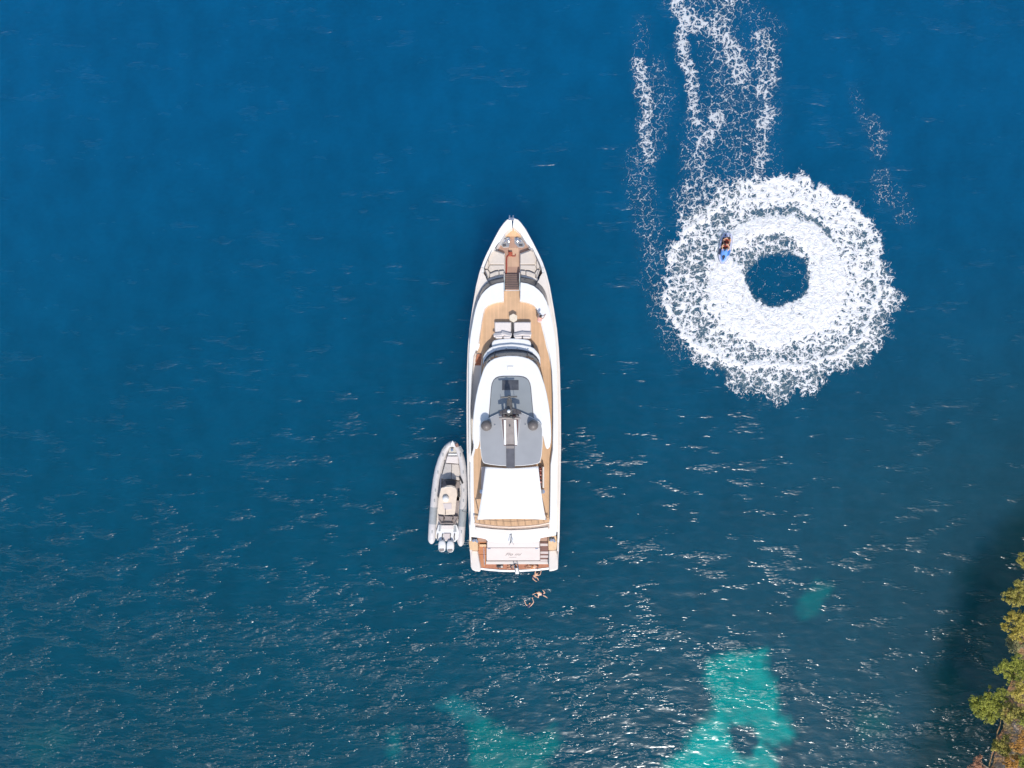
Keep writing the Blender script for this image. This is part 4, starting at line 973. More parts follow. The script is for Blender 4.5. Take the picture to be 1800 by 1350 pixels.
def people():
    def J(**k):
        return {n: (Q(*v) if n not in ('face', 'toe') else v) for n, v in k.items()}
    person('swimmer floating on the back behind the stern, nearer the yacht, both legs spread',
           J(pelvis=(953, 1044.6, -.03), chest=(948.2, 1043.8, .03), neck=(945.6, 1042.8, .06), head=(943.2, 1041.8, .12), shl=(947.6, 1040.6, .04), shr=(946.4, 1046.6, .04),
             ell=(943, 1042, .04), wrl=(938.6, 1044, .04), elr=(946.6, 1051, .03), wrr=(942, 1048, .06), knl=(958, 1042, .04), anl=(954.2, 1037.5, .02), knr=(957.2, 1047.4, .03), anr=(962, 1050.6, .01), face=(0.2, 0, 1)),
           SKINP, HAIR, (('trunks', NAVY),), 'swimmers behind the stern')
    person('swimmer farthest below the stern with both forearms raised above dark shoulders and legs under water',
           J(pelvis=(929.4, 1068.5, -.16), chest=(930, 1064.6, .0), neck=(930.6, 1062.4, .05), head=(931.2, 1060.4, .12), shl=(926.8, 1063.8, .03), shr=(934, 1063.6, .03),
             ell=(924.4, 1063, .08), wrl=(922.8, 1058, .10), elr=(938.2, 1058.6, .06), wrr=(936.4, 1053, .1), knl=(925, 1071, -.5), anl=(924, 1075, -.8), knr=(934, 1071, -.5), anr=(935, 1075, -.8), face=(0, 0.2, 1)),
           SKINP, HAIR, (('shirt', NAVY),), 'swimmers behind the stern')
    person('tanned person half in the water holding on to the right end of the swim platform',
           J(pelvis=(938.4, 1013.2, .05), chest=(942.6, 1010.0, .25), neck=(944.6, 1008, .38), head=(946.4, 1006.2, .5), shl=(940.4, 1007.4, .3), shr=(946, 1011.2, .28),
             ell=(941.6, 1003.8, .45), wrl=(944.6, 1001.4, .66), elr=(949.6, 1010, .35), wrr=(951, 1005, .62), knl=(937, 1017.8, .05), anl=(943.4, 1022.6, .02), knr=(944.4, 1015.4, .08), anr=(946.6, 1020, .02), face=(.5, .5, -.6)),
           SKIN, HAIR, (('trunks', NAVY),), None)
    person('tanned person lying across the right part of the red swim platform, head to the right',
           J(pelvis=(935.8, 996.8, .78), chest=(939.6, 996.2, .8), neck=(942, 995.8, .8), head=(944.2, 995.2, .83), shl=(940.6, 993.2, .76), shr=(940.4, 999, .76),
             ell=(937, 992.6, .7), wrl=(933.4, 993.4, .7), elr=(937.4, 999.6, .72), wrr=(934, 1000, .7), knl=(930, 995.4, .98), anl=(926.6, 996, .7), knr=(929.6, 998.6, .76), anr=(923.6, 998.6, .7), face=(0, 0, 1)),
           SKIN, HAIR, (('trunks', mat('orange_swimwear', (.5, .2, .07), .7)),), None)
    person('person in dark clothing leaning beside the swim ladder on the platform',
           J(pelvis=(899.6, 995.6, .78), chest=(903.4, 995.2, .98), neck=(905.4, 995.4, 1.08), head=(906.8, 996.2, 1.18), shl=(903.4, 992.4, 1.0), shr=(903.6, 998.2, 1.0),
             ell=(906.6, 991.8, .86), wrl=(908.6, 993.6, .72), elr=(905.6, 999.6, .9), wrr=(907, 1001.4, .7), knl=(894.6, 994.4, .95), anl=(892, 996.2, .7), knr=(896, 998.6, .9), anr=(891.4, 999.4, .7), face=(.9, -.2, .3)),
           SKIN, HAIR, (('shirt', NAVY), ('shorts', NAVY)), None)
    person('person in pink clothes leaning over the white coaming right of the deck sofas',
           J(pelvis=(948.6, 563.4, 5.45), chest=(949.0, 560.0, 5.78), neck=(949.6, 557.6, 5.95), head=(950.4, 555.8, 6.08), shl=(945.6, 560, 5.82), shr=(952.2, 560.6, 5.8),
             ell=(945.4, 556.6, 5.62), wrl=(947.2, 552.8, 5.42), elr=(955.6, 558.8, 5.55), wrr=(958, 554.4, 5.36), knl=(946.2, 562.2, 5.05), anl=(946.8, 565.6, 4.69), knr=(948.4, 562.8, 5.05), anr=(948.2, 566.6, 4.69), face=(.15, .85, -.3), toe=(0, 1, 0)),
           SKINP, HAIR, (('shirt', PINKF), ('shorts', mat('pale_pink_cloth', (.74, .55, .52), .85, .06, 12))), None)
people()

def scooter():
    c = Q(878, 995.4, .78)
    t = thing('sea_scooter', (c[0], c[1], .62), 'dark underwater scooter with pale nose lying left of the ladder on the swim platform', 'sea scooter')
    a = Q(872.6, 995.4, .80); b = Q(884.8, 995.6, .80)
    MB().tube([a, Vector(a).lerp(Vector(b), .15), Vector(a).lerp(Vector(b), .7), Vector(a).lerp(Vector(b), .92), b], [.07, .13, .16, .12, .05], 14).build('body', TRIM, t, smooth=True)
    n = Vector(a).lerp(Vector(b), .8); MB().lathe((n[0], n[1], n[2] + .13), [(.11, 0), (.1, .03), (.05, .05), (.004, .055)], 14).build('cap', CUSH, t, smooth=True)
    h = Vector(a).lerp(Vector(b), .35)
    MB().tube([(h[0], h[1] - .22, .82), (h[0] - .06, h[1] - .2, .95), (h[0] - .06, h[1] + .2, .95), (h[0], h[1] + .22, .82)], .025).build('handle', BLACKR, t, smooth=True)
scooter()

# ------------------------------------------------------------------ the inflatable tender
def tender():
    def A(x, y, z): return Q(720 + x / 11.25, 760 + y / 11.25, z)
    def B(x, y, z): return Q(720 + x / 11.25, 870 + y / 11.25, z)
    t = thing('inflatable_tender', Q(787, 870, 0), 'grey rigid inflatable boat with twin white outboards moored at the left side of the yacht', 'inflatable boat')
    lt = [(758.6, 956, .10), (758.6, 953, .26), (758.8, 948, .36), (760, 925, .37), (762, 898, .37), (764.5, 868, .37), (767.4, 843, .36), (770.8, 824, .35), (775.4, 808, .33), (781, 794, .31), (786.5, 785.5, .30), (792, 781, .28), (797, 779.6, .27)]
    rt = [(809.6, 960.2, .10), (809.8, 957, .26), (810, 952, .36), (811.6, 925, .37), (813.6, 898, .37), (815.3, 866, .37), (815, 840, .36), (813.4, 820, .35), (811, 806, .33), (807.6, 795, .31), (803.4, 786.8, .30), (799.8, 781.5, .28), (797, 779.6, .27)]
    def path(P_, z0=.52): return [Q(x, y, z0 + .25 * max(0, (850 - y) / 75.0) ** 1.5) for x, y, _ in P_], [r_ for _, _, r_ in P_]
    def spl(P_):
        out = []
        for i in range(len(P_) - 1):
            for g in (0, .5): out.append(tuple(P_[i][c] * (1 - g) + P_[i + 1][c] * g for c in range(3)))
        return out + [P_[-1]]
    for P_ in (lt, rt):
        pp, rr_ = path(P_); o = MB().tube(pp, rr_, 18).build('tube', TUBE, t, smooth=True, ang=70)
        n = 7
        seg = [p for p in spl(P_) if 893 < p[1] < 926]
        seg = [(P_[0][0], 0, 0)] and seg
        ya, yb = (891.5, 921) if P_ is lt else (895, 925)
        ts = [ya + (yb - ya) * k / 6 for k in range(7)]; ys = [p[1] for p in P_][::-1]; xs = [p[0] for p in P_][::-1]
        pts = [Q(float(np.interp(y, ys, xs)), y, .524) for y in ts]
        MB().tube(pts, .378, 18).build('tube_patch', TUBEP, o, smooth=True, ang=70)
        # rope eyes and grips
        for y in (800, 830, 862, 880, 935):
            x = float(np.interp(y, ys, xs)); q = Q(x, y, .92 + .25 * max(0, (850 - y) / 75.0) ** 1.5); MB().box((q[0], q[1], q[2] - .02), (.1, .28, .05)).build('grip', TUBEP, o, bevel=.015)
    # registration marks near the bow: rows of short dark bars
    for a, b, n in (((1000, 285), (1045, 370), 4), ((655, 345), (700, 285), 3)):
        for k in range(n):
            f_ = k / (n - 1); x = a[0] + (b[0] - a[0]) * f_; y = a[1] + (b[1] - a[1]) * f_
            q = A(x, y, 1.17); MB().box((q[0], q[1], 1.135 - .0 * k), (.17, .12, .02), .5 if x > 850 else -.5).build('bow_marking', mat('marking_grey', (.3, .32, .32), .6), t)
    hullp = [(800, 781), (806, 795), (810, 812), (811, 850), (809, 905), (806, 948), (795, 951), (780, 950), (765, 946), (766, 905), (769, 850), (774, 820), (784, 796), (794, 782)]
    MB().loft([[Q(787 + (x - 787) * .25, y, -.45) for x, y in hullp], [Q(787 + (x - 787) * .8, y, .1) for x, y in hullp], [Q(x, y, .44) for x, y in hullp]]).build('hull', WARM, t, smooth=True)
    # bow platform
    MB().prism([A(850, 160, 1.12), A(885, 215, 1.12), A(905, 285, 1.12), A(800, 285, 1.12), A(815, 215, 1.12)], .9).build('bow_plate', WHITE, t, bevel=.03)
    MB().prism([A(x, y, .98) for x, y in [(790, 300), (905, 300), (920, 400), (770, 400)]], .6).build('anchor_locker', mat('locker_cream', (.60, .55, .47), .6, .1, 6), t, bevel=.03)
    MB().lathe(A(845, 350, 1.0), [(.1, 0), (.1, .08), (.06, .12), (.14, .15), (.01, .17)], 12).build('anchor_winch', CHROME, t, smooth=True)
    MB().box(A(935, 255, 1.05), (.3, .35, .14), .4).build('anchor', mat('anchor_brown', (.25, .14, .11), .6, .2), t, bevel=.03)
    MB().prism([A(x, y, .98) for x, y in [(768, 418), (935, 418), (945, 455), (760, 455)]], .5).build('bow_seat', WHITE, t, bevel=.03)
    MB().prism([A(x, y, .95) for x, y in [(745, 472), (950, 472), (968, 622), (710, 600)]], .5).build('bow_seat', PILLOW, t, bevel=.06)
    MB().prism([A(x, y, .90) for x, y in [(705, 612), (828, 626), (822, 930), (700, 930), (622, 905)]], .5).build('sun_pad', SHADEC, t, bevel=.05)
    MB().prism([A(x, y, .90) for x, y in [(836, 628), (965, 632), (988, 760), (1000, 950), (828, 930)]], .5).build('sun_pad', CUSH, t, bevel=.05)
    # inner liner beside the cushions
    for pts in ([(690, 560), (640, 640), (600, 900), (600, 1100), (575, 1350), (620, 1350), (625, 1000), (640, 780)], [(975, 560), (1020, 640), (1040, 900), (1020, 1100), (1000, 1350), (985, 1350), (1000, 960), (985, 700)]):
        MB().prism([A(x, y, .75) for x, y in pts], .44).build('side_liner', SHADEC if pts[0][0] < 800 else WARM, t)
    # helm: console, windscreen, T-top
    MB().prism([A(x, y, .62) for x, y in [(700, 935), (990, 960), (1010, 1010), (1005, 1350), (985, 1350), (600, 1350), (620, 1010)]] + [], .44).build('cockpit_floor', TAUPEC, t)
    MB().prism([B(x, y, .62) for x, y in [(600, 0), (990, 0), (960, 300), (955, 480), (900, 575), (620, 570), (570, 500), (560, 300)]], .44).build('aft_floor', TAUPEC, t)
    MB().prism([A(x, y, 1.35) for x, y in [(700, 945), (915, 965), (905, 1045), (720, 1030)]], .62).build('console', TRIM, t, bevel=.06)
    m = MB(); m.tube([A(640, 1010, 1.2), A(700, 945, 1.5), A(850, 955, 1.55), A(985, 975, 1.4), A(1005, 1040, 1.2)], .035); m.build('screen_frame', MASTM, t, smooth=True)
    for x in (690, 760, 860, 930):
        pass
    top = [A(620, 1100, 2.3), A(660, 1085, 2.3), A(740, 1050, 2.3), A(820, 1042, 2.3), A(890, 1070, 2.3), A(930, 1130, 2.3), A(942, 1250, 2.3), B(930, 60, 2.3), B(905, 300, 2.3), B(890, 385, 2.3), B(720, 395, 2.3), B(570, 380, 2.3), B(545, 300, 2.3), B(575, 100, 2.3), A(590, 1230, 2.3)]
    MB().prism(top, 2.22).build('t_top', CREAMT, t, smooth=True, bevel=.035)
    MB().prism([B(x, y, 2.34) for x, y in [(660, 170), (830, 160), (835, 280), (690, 300)]], 2.3).build('top_hatch', PINKW, t, bevel=.02)
    m = MB(); m.tube([A(665, 1110, 2.32), A(720, 1080, 2.34), A(830, 1072, 2.34), A(900, 1110, 2.32)], .03); m.build('top_rail', WARM, t)
    m = MB(); q = B(708, 330, 2.35); m.box(q, (.05, .55, .05)); m.build('aerial_mount', TRIM, t)
    c = B(718, 72, 2.3); MB().lathe(c, [(.29, 0), (.31, .08), (.29, .2), (.2, .3), (.08, .34), (.004, .345)], 26).build('radome', WHITE, t, smooth=True, ang=80)
    for p in ((620, 1130), (900, 1130)): MB().tube([A(*p, .6), A(*p, 2.22)], .035).build('top_post', CHROME, t)
    for p in ((590, 330), (870, 340)): MB().tube([B(*p, .6), B(*p, 2.22)], .035).build('top_post', CHROME, t)
    MB().prism([A(x, y, 1.0) for x, y in [(945, 1160), (990, 1160), (992, 1290), (948, 1285)]], .62).build('fender', BLACKR, t, bevel=.08)
    q = A(1020, 940, 1.0); m = MB(); m.tube([(q[0] - .18, q[1] + .3, .95), q, (q[0] + .15, q[1] - .35, 1.0)], .075, 10); m.build('fender', BLACKR, t, smooth=True)
    for x0, x1, x2, x3 in ((580, 668, 672, 600), (695, 850, 830, 690), (868, 955, 900, 862)):
        MB().prism([B(x0, 415, .98), B(x1, 425, .98), B(x2, 530, .98), B(x3, 525, .98)], .6).build('rear_seat', TAUPEC, t, bevel=.05)
    m = MB(); m.tube([B(x, y, 1.15) for x, y in [(575, 480), (620, 565), (720, 555), (850, 562), (890, 575), (945, 500)]], .06); m.build('rear_backrest', TAUPEC, t, smooth=True)
    MB().prism([B(x, y, .85) for x, y in [(570, 590), (930, 590), (985, 730), (960, 860), (900, 930), (540, 900), (525, 740)]], .3).build('engine_well', WHITE, t, bevel=.04)
    MB().prism([B(x, y, .865) for x, y in [(585, 600), (620, 600), (610, 720), (570, 720)]], .8).build('grey_mat', TUBEP, t)
    MB().prism([B(x, y, .865) for x, y in [(880, 610), (915, 610), (930, 730), (865, 735)]], .8).build('grey_mat', TUBEP, t)
    m = MB().box(B(745, 640, .95), (1.15, .45, .22)); m.build('rear_bench', PILLOW, t, bevel=.06)
    MB().prism([B(x, y, .9) for x, y in [(640, 672), (840, 675), (838, 690), (642, 687)]], .8).build('bench_slot', TRIM, t)
    for x in (560, 655, 810, 890): MB().tube([B(x, 770, .92), B(x - 10, 840, .9), B(x + 5, 900, .8)], .05).build('engine_hose', MASTM, t)
    MB().prism([B(x, y, .95) for x, y in [(670, 760), (810, 760), (800, 880), (740, 910), (680, 880)]], .8).build('engine_cover', PINKW, t, bevel=.05)
    for x, y in ((635, 1015), (802, 1022)):
        q = B(x, y, 1.25)
        o = MB(); rings = []
        for z, wx_, wy_, oy in ((.35, .18, .3, .1), (.75, .30, .50, .05), (1.0, .37, .60, 0), (1.18, .35, .57, 0), (1.27, .26, .45, 0)):
            rings.append([(q[0] + wx_ * math.copysign(abs(math.cos(a)) ** .75, math.cos(a)), q[1] + oy + wy_ * math.copysign(abs(math.sin(a)) ** .8, math.sin(a)), z) for a in [2 * math.pi * k / 20 for k in range(20)]])
        eng = o.loft(rings).build('outboard', WHITE, t, smooth=True, ang=50)
        MB().prism([(q[0] + a, q[1] + b, 1.29) for a, b in ((-.22, -.22), (.22, -.2), (.25, -.38), (.16, -.5), (-.14, -.52), (-.26, -.36))], 1.2).build('cowl_vent', TAUPE, eng, bevel=.02)
        MB().box((q[0], q[1] + .2, -.1), (.18, .3, 1.2)).build('lower_leg', WHITE, eng, bevel=.03)
    m = MB(); p0, p1 = Q(821.5, 924.5, 1.0), Q(826, 923, 3.0)
    m.tube([Q(812, 898, .9), Q(822, 901, 1.6), Q(824, 902, 2.6)], .02)
    o = m.build('mooring_line', TRIM, None, smooth=True); tag(o, 'short dark line from the inflatable boat up to the yacht side', 'rope')
tender()

# ------------------------------------------------------------------ the jet ski
def jetski():
    c = Q(1273.6, 439.0, 0); th = math.pi - .183
    M4 = Matrix.Translation(c) @ Matrix.Rotation(th, 4, 'Z') @ Matrix.Rotation(R(7), 4, 'Y')
    W = lambda x, y, z: tuple(M4 @ Vector((x, y, z)))
    t = thing('jet_ski', c, 'blue and white jet ski carrying two riders round the inside of the foam ring', 'jet ski')
    oc = [(-1.52, .30), (-1.45, .42), (-1.2, .52), (-.8, .575), (-.2, .60), (.3, .585), (.8, .50), (1.15, .37), (1.4, .20), (1.52, .07)]
    def ring(k, z): return [W(w_ * k, y, z + .12 * max(0, y) ** 2 * .3) for y, w_ in oc] + [W(-w_ * k, y, z + .12 * max(0, y) ** 2 * .3) for y, w_ in oc][::-1]
    MB().loft([ring(.45, -.25), ring(.85, .02), ring(1.0, .22), ring(1.0, .34), ring(.93, .40)]).build('hull', LAV, t, smooth=True, ang=50)
    MB().loft([ring(1.0, .24), ring(1.035, .25), ring(1.035, .31), ring(1.0, .32)], caps=False).build('bumper', TRIM, t, smooth=True)
    dk = [(-1.05, .40), (-.6, .42), (.1, .43), (.5, .38), (.9, .22)]
    MB().prism([W(w_, y, .425) for y, w_ in dk] + [W(-w_, y, .425) for y, w_ in dk][::-1], .3).build('footwell', BLACKR, t)
    MB().loft([[W(a * .22, y, .40), W(a * .22 if False else -a * .22, y, .40)][::1] + [W(-a * .17, y, h), W(a * .17, y, h)] for y, a, h in ((-1.0, 1.0, .60), (-.5, 1.05, .72), (0, 1.0, .76), (.15, .9, .78))]).build('seat', mat('seat_dark_red', (.10, .025, .02), .6, .2, 8), t, bevel=.04)
    hood = [[W(.34, .15, .42), W(.30, .15, .72), W(0, .15, .84), W(-.30, .15, .72), W(-.34, .15, .42)], [W(.36, .55, .42), W(.28, .55, .74), W(0, .55, .86), W(-.28, .55, .74), W(-.36, .55, .42)],
            [W(.26, 1.0, .44), W(.18, 1.0, .62), W(0, 1.0, .68), W(-.18, 1.0, .62), W(-.26, 1.0, .44)], [W(.05, 1.36, .46), W(.03, 1.36, .5), W(0, 1.36, .51), W(-.03, 1.36, .5), W(-.05, 1.36, .46)]]
    MB().loft(hood, close=False, caps=False).build('hood', mat('bright_blue_paint', (.16, .36, .80), .2, .12, 4, coat=.5), t, smooth=True, ang=60)
    MB().prism([W(-.16, .86, .74), W(0, 1.26, .66), W(.16, .86, .74), (W(0, .70, .80))], .4).build('hood_stripe', NAVY, t)
    for s, m_ in ((1, NAVY), (-1, BLUEP)):
        MB().prism([W(s * .37, .1, .5), W(s * .56, .1, .5), W(s * .52, .62, .5), W(s * .34, .7, .5)], .3).build('side_panel', m_, t, bevel=.03)
    MB().prism([W(-.40, -.02, .52), W(-.13, .06, .86), W(-.13, .22, .86), W(-.42, .14, .52)], .45).build('mirror', WHITE, t, bevel=.03)
    m = MB(); m.tube([W(-.38, .12, .98), W(-.1, .22, 1.0), W(.1, .22, 1.0), W(.38, .12, .98)], .03); m.tube([W(0, .35, .8), W(0, .22, 1.0)], .06)
    m.build('handlebar', BLACKR, t, smooth=True)
    MB().prism([W(-.30, -1.40, .44), W(.30, -1.40, .44), W(.36, -1.06, .44), W(-.36, -1.06, .44)], .36).build('stern_platform', LAV, t, bevel=.03)
    for x in (.2, -.25): MB().box(W(x, -1.28, .46), (.07, .2, .06), th).build('cleat', NAVY, t)
    def rider(y0, lean, label, vm, hm, hx, skin):
        d = dict(pelvis=W(0, y0, .86), chest=W(.0 + hx * .5, y0 + lean * .75, 1.22), neck=W(hx * .8, y0 + lean, 1.42), head=W(hx, y0 + lean * 1.25, 1.58),
                 shl=W(-.19 + hx * .6, y0 + lean * .85, 1.32), shr=W(.19 + hx * .6, y0 + lean * .85, 1.32),
                 ell=W(-.38, y0 + lean * .85 + .16, 1.12), wrl=W(-.28, y0 + lean + .36, 1.02), elr=W(.38, y0 + lean * .85 + .16, 1.12), wrr=W(.28, y0 + lean + .36, 1.02),
                 knl=W(-.33, y0 + .32, .86), anl=W(-.33, y0 + .16, .50), knr=W(.33, y0 + .32, .86), anr=W(.33, y0 + .16, .50))
        person(label, d, skin, hm, (('vest', vm), ('shorts', vm)), 'riders on the jet ski')
    rider(-.28, .16, 'front rider steering the jet ski in a dark red vest', REDF, HAIR, .10, SKIN)
    rider(-.86, .12, 'rear rider on the jet ski holding the one in front, in a rust red vest', mat('rust_vest_fabric', (.34, .07, .04), .75, .2, 12), HAIR, -.16, SKIN)
jetski()

# ------------------------------------------------------------------ the headland
SH = [(-400, 2400), (400, 2150), (750, 1950), (860, 1885), (940, 1838), (1000, 1812), (1060, 1800), (1120, 1792), (1180, 1782), (1230, 1766), (1290, 1753), (1350, 1737), (1400, 1733), (1480, 1738), (1560, 1745), (1700, 1760), (2000, 1790), (2600, 1830)]
def shore_px(py): return np.interp(py, [a for a, b in SH], [b for a, b in SH])
def land_h(d, py, x=None, y=None):
    d = np.asarray(d, float); py = np.asarray(py, float)
    south = sstep(1290, 1400, py); north = 1 - sstep(300, 900, py)
    h = np.where(d < 0, d * 2.2, 1.25 * sstep(0, 1.7, d) + np.maximum(d - 1.0, 0) * (.5 + .2 * south))
    h = h + south * 2.5 * sstep(0, 4.5, d) + 6 * sstep(3.5, 12, d) * (1 - south)
    return np.minimum(h, 13 + 2.5 * np.sin(py / 60.0))
def headland():
    pys = np.concatenate([np.arange(-300, 900, 30), np.arange(900, 1420, 3.0), np.arange(1420, 2500, 20)])
    ds = np.concatenate([[-1.2, -.7, -.4, -.2, 0], np.arange(.1, 3.2, .12), np.arange(3.4, 10, .5), np.arange(11, 120, 6)])
    PYg, D = np.meshgrid(pys, ds, indexing='ij')
    X = (shore_px(PYg) - NX) / K + D; Y = (NY - PYg) / K
    n = fbm(X / 2.2, Y / 2.2, 5, 200); n2 = perlin(X * 3, Y * 3, 210)
    Hh = land_h(D, PYg) + np.where(D > .1, n * .45 + n2 * .12, 0)
    X = X + fbm(Y / 1.1, D / 2.0, 4, 220) * .28
    ny, nx = X.shape; me = bpy.data.meshes.new('headland'); me.from_pydata(np.stack([X, Y, Hh], -1).reshape(-1, 3).tolist(), [], [(i * nx + j, i * nx + j + 1, (i + 1) * nx + j + 1, (i + 1) * nx + j)[::-1] for i in range(ny - 1) for j in range(nx - 1)])
    m = mat('rock_and_soil', (.4, .36, .32), .9); t = m.node_tree; b = t.nodes['Principled BSDF']
    geo = t.nodes.new('ShaderNodeNewGeometry')
    def nz(s, lo, hi, d=6):
        n = t.nodes.new('ShaderNodeTexNoise'); n.inputs['Scale'].default_value = s; n.inputs['Detail'].default_value = d; t.links.new(geo.outputs['Position'], n.inputs['Vector'])
        r = t.nodes.new('ShaderNodeMapRange'); r.inputs[1].default_value = lo; r.inputs[2].default_value = hi; t.links.new(n.outputs[0], r.inputs[0]); return r.outputs[0]
    def mix(f, a, c):
        x = t.nodes.new('ShaderNodeMix'); x.data_type = 'RGBA'
        t.links.new(f, x.inputs['Factor'])
        for s, q in (('A', a), ('B', c)):
            if isinstance(q, tuple): x.inputs[s].default_value = (*q, 1)
            else: t.links.new(q, x.inputs[s])
        return x.outputs['Result']
    rock = mix(nz(1.6, .35, .65), (.85, .64, .50), (.48, .32, .24)); soil = mix(nz(.9, .4, .6), (.30, .22, .09), (.36, .17, .08))
    sp = t.nodes.new('ShaderNodeSeparateXYZ'); t.links.new(geo.outputs['Normal'], sp.inputs[0])
    sl_ = t.nodes.new('ShaderNodeMapRange'); sl_.inputs[1].default_value = .30; sl_.inputs[2].default_value = .62; t.links.new(sp.outputs[2], sl_.inputs[0])
    t.links.new(mix(sl_.outputs[0], rock, soil), b.inputs['Base Color'])
    n = t.nodes.new('ShaderNodeTexNoise'); n.inputs['Scale'].default_value = 5; n.inputs['Detail'].default_value = 8; t.links.new(geo.outputs['Position'], n.inputs['Vector'])
    bp = t.nodes.new('ShaderNodeBump'); bp.inputs['Distance'].default_value = .25; t.links.new(n.outputs[0], bp.inputs['Height']); t.links.new(bp.outputs[0], b.inputs['Normal'])
    me.materials.append(m); me.update(); o = bpy.data.objects.new('headland', me); COL.objects.link(o); tag(o, kind='structure')
headland()

def leaf_mat(name, c, c2):
    m = mat(name, c, .75, spec=.2); t = m.node_tree; b = t.nodes['Principled BSDF']
    g = t.nodes.new('ShaderNodeNewGeometry'); n = t.nodes.new('ShaderNodeTexNoise'); n.inputs['Scale'].default_value = 2.2; n.inputs['Detail'].default_value = 3
    t.links.new(g.outputs['Position'], n.inputs['Vector'])
    a = t.nodes.new('ShaderNodeMath'); a.operation = 'ADD'; t.links.new(n.outputs[0], a.inputs[0]); t.links.new(g.outputs['Random Per Island'], a.inputs[1])
    r = t.nodes.new('ShaderNodeMapRange'); r.inputs[1].default_value = .55; r.inputs[2].default_value = 1.35; t.links.new(a.outputs[0], r.inputs[0])
    x = t.nodes.new('ShaderNodeMix'); x.data_type = 'RGBA'; x.inputs['A'].default_value = (*c, 1); x.inputs['B'].default_value = (*c2, 1)
    t.links.new(r.outputs[0], x.inputs['Factor']); t.links.new(x.outputs['Result'], b.inputs['Base Color'])
    b.inputs['Subsurface Weight'].default_value = 0
    return m
LM = {'olive': leaf_mat('olive_leaves', (0.224, 0.196, 0.046), (0.476, 0.406, 0.091)), 'green': leaf_mat('green_leaves', (0.168, 0.182, 0.039), (0.406, 0.420, 0.065)), 'yellow': leaf_mat('yellow_leaves', (0.308, 0.238, 0.052), (0.588, 0.476, 0.091)),
      'grey': leaf_mat('grey_leaves', (0.182, 0.182, 0.078), (0.378, 0.350, 0.156)), 'red': leaf_mat('red_leaves', (0.280, 0.126, 0.065), (0.476, 0.252, 0.156)), 'rust': leaf_mat('rust_leaves', (0.336, 0.154, 0.039), (0.560, 0.294, 0.065))}
BARK = mat('bark', (.22, .17, .13), .9, .3, 12)
def tree(crowns, root, col, label, cat='tree', name='pine_tree', dens=1.0, group='trees and bushes along the cliff edge', leaf=.10):
    """crowns: list of (px, py, radius in px, z)"""
    rp = Q(*root); rng = np.random.default_rng(int(root[0] * 7 + root[1] * 3))
    t = thing(name, rp, label, cat, group)
    tb = MB(); V_ = []; F_ = []
    c0 = Vector(Q(crowns[0][0], crowns[0][1], crowns[0][3]))
    r0 = Vector(rp); mid = r0.lerp(c0, .5) + Vector((0, 0, .25)); tb.tube([r0 - Vector((0, 0, .4)), r0, mid, c0], [.13, .11, .08, .05], 8)
    for (x, y, rad, z) in crowns:
        c = np.array(Q(x, y, z)); rm = rad / K * (H - z) / H
        ncl = max(12, int(80 * dens * (rm / 1.2) ** 2))
        tb.tube([mid, tuple(c)], [.06, .03], 6)
        for k in range(ncl):
            ph = rng.random() * 2 * math.pi; rr_ = rm * (rng.random() ** .55) * (.84 + .22 * math.sin(ph * 3 + x) + .14 * math.sin(ph * 7 + y)); hz = (rng.random() - .35) * rm * .75 * (1 - .5 * rr_ / rm)
            cc = c + np.array([math.cos(ph) * rr_, math.sin(ph) * rr_, hz])
            if k % 3 == 0: tb.tube([tuple(c - np.array([0, 0, rm * .3])), tuple(cc)], [.03, .012], 5)
            n = int(26 + 40 * rng.random()); cr = .10 + .17 * rng.random()
            dirs = rng.normal(size=(n, 3)); dirs /= np.linalg.norm(dirs, axis=1)[:, None]
            ps = cc + dirs * (cr * (rng.random(n) ** .4))[:, None] * np.array([1.1, 1.1, .7])
            for p, d in zip(ps, dirs):
                nrm = d * .6 + np.array([0, 0, .7]) + rng.normal(size=3) * .35; nrm /= np.linalg.norm(nrm)
                u = np.cross(nrm, rng.normal(size=3)); u /= np.linalg.norm(u) + 1e-9; v = np.cross(nrm, u); s_ = leaf * (.6 + .8 * rng.random())
                o_ = len(V_); V_ += [tuple(p - u * s_ * .5), tuple(p - v * s_ * .28), tuple(p + u * s_ * .6), tuple(p + v * s_ * .28)]; F_.append((o_, o_ + 1, o_ + 2, o_ + 3))
    tb.build('trunk', BARK, t, smooth=True)
    me = bpy.data.meshes.new('crown'); me.from_pydata((np.array(V_) - np.array(rp)).tolist(), [], F_); me.materials.append(LM[col])
    o = bpy.data.objects.new('crown', me); COL.objects.link(o); o.parent = t
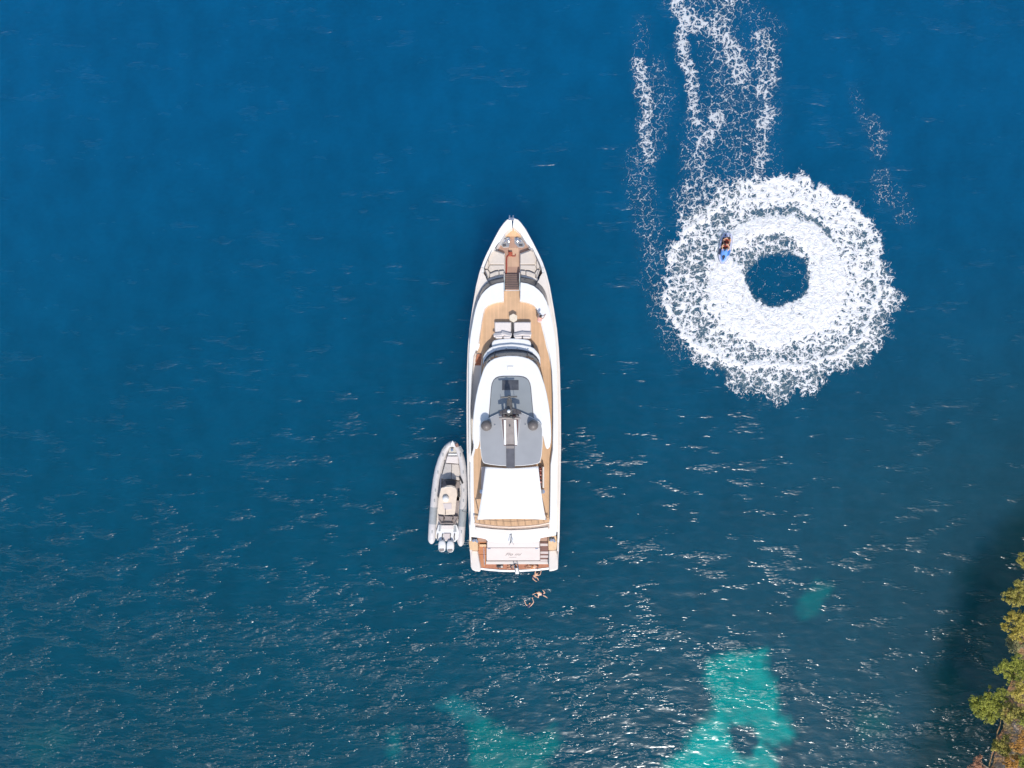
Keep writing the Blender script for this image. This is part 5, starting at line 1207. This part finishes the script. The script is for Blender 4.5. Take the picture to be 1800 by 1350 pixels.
def woods():
    def rt(px, py, d=1.0):
        x = shore_px(py) + 0; xx = (x - NX) / K + d; z = float(land_h(d, py)); f = H / (H - z)
        return (NX + xx * K * f, NY + (py - NY) * f, z)
    T = [([(1799, 985, 15, 3.5)], 1000, .6, 'olive', 'topmost small olive crown at the right edge of the photo'),
         ([(1777, 1050, 19, 3.8), (1797, 1046, 20, 4.2), (1792, 1028, 11, 4.2)], 1045, .8, 'olive', 'olive pine crown leaning over dark water, second clump from the top'),
         ([(1778, 1084, 15, 3.6), (1797, 1090, 18, 4)], 1085, .8, 'yellow', 'yellowish clump just under the second crown from the top'),
         ([(1783, 1112, 17, 3.8), (1800, 1106, 13, 4), (1766, 1100, 7, 3.4)], 1110, .8, 'yellow', 'golden bush with bare twigs reaching out on its left'),
         ([(1786, 1137, 15, 3.6), (1775, 1128, 9, 3.4)], 1135, .7, 'grey', 'dull grey green low bush halfway down the cliff'),
         ([(1764, 1176, 15, 5.2), (1783, 1168, 20, 5.6), (1799, 1180, 18, 5.8), (1778, 1190, 14, 5.2)], 1180, .9, 'green', 'bright yellow green crown right above the big leaning pine'),
         ([(1722, 1242, 19, 3.6), (1738, 1230, 21, 3.9), (1735, 1252, 19, 3.6), (1752, 1240, 20, 4.1), (1712, 1236, 10, 3.4), (1742, 1264, 10, 3.6), (1758, 1222, 14, 4.6)], 1240, .7, 'green', 'biggest pine, leaning far out to the left over the dark water'),
         ([(1798, 1208, 15, 6), (1790, 1222, 13, 5.6)], 1212, 1.6, 'yellow', 'yellow crown at the right edge level with the top of the biggest pine'),
         ([(1776, 1246, 17, 5), (1790, 1256, 17, 5.6), (1772, 1262, 10, 4.6)], 1250, 1.1, 'olive', 'tan olive bush right of the biggest pine, above the bare rock'),
         ([(1801, 1268, 12, 6)], 1268, 2.0, 'green', 'small green crown at the right edge beside the bare rock'),
         ([(1764, 1303, 14, 4.2), (1757, 1318, 12, 4), (1770, 1322, 12, 4.4), (1749, 1308, 7, 3.6)], 1310, .7, 'olive', 'olive bush on the cliff lip below the bare rock face'),
         ([(1719, 1338, 9, 2.2), (1714, 1350, 10, 2), (1726, 1352, 8, 2)], 1352, .2, 'red', 'reddish bare bush low over the water at the bottom edge'),
         ([(1790, 1310, 13, 5.6), (1799, 1296, 10, 5.8)], 1305, 2.2, 'rust', 'rust red bush near the lower right corner'),
         ([(1774, 1344, 13, 4.8), (1786, 1336, 10, 5)], 1342, 1.4, 'rust', 'orange brown bush at the bottom edge beside the pale rock'),
         ([(1797, 1337, 11, 5.8), (1801, 1350, 10, 6)], 1340, 2.4, 'green', 'green bush in the very corner at the lower right')]
    for cr, py, d, col, lab in T:
        big = len(cr) > 1 and col in ('olive', 'green', 'yellow')
        tree(cr, rt(1, py, d), col, lab, 'tree' if big else 'bush', 'pine_tree' if big else 'bush')
woods()
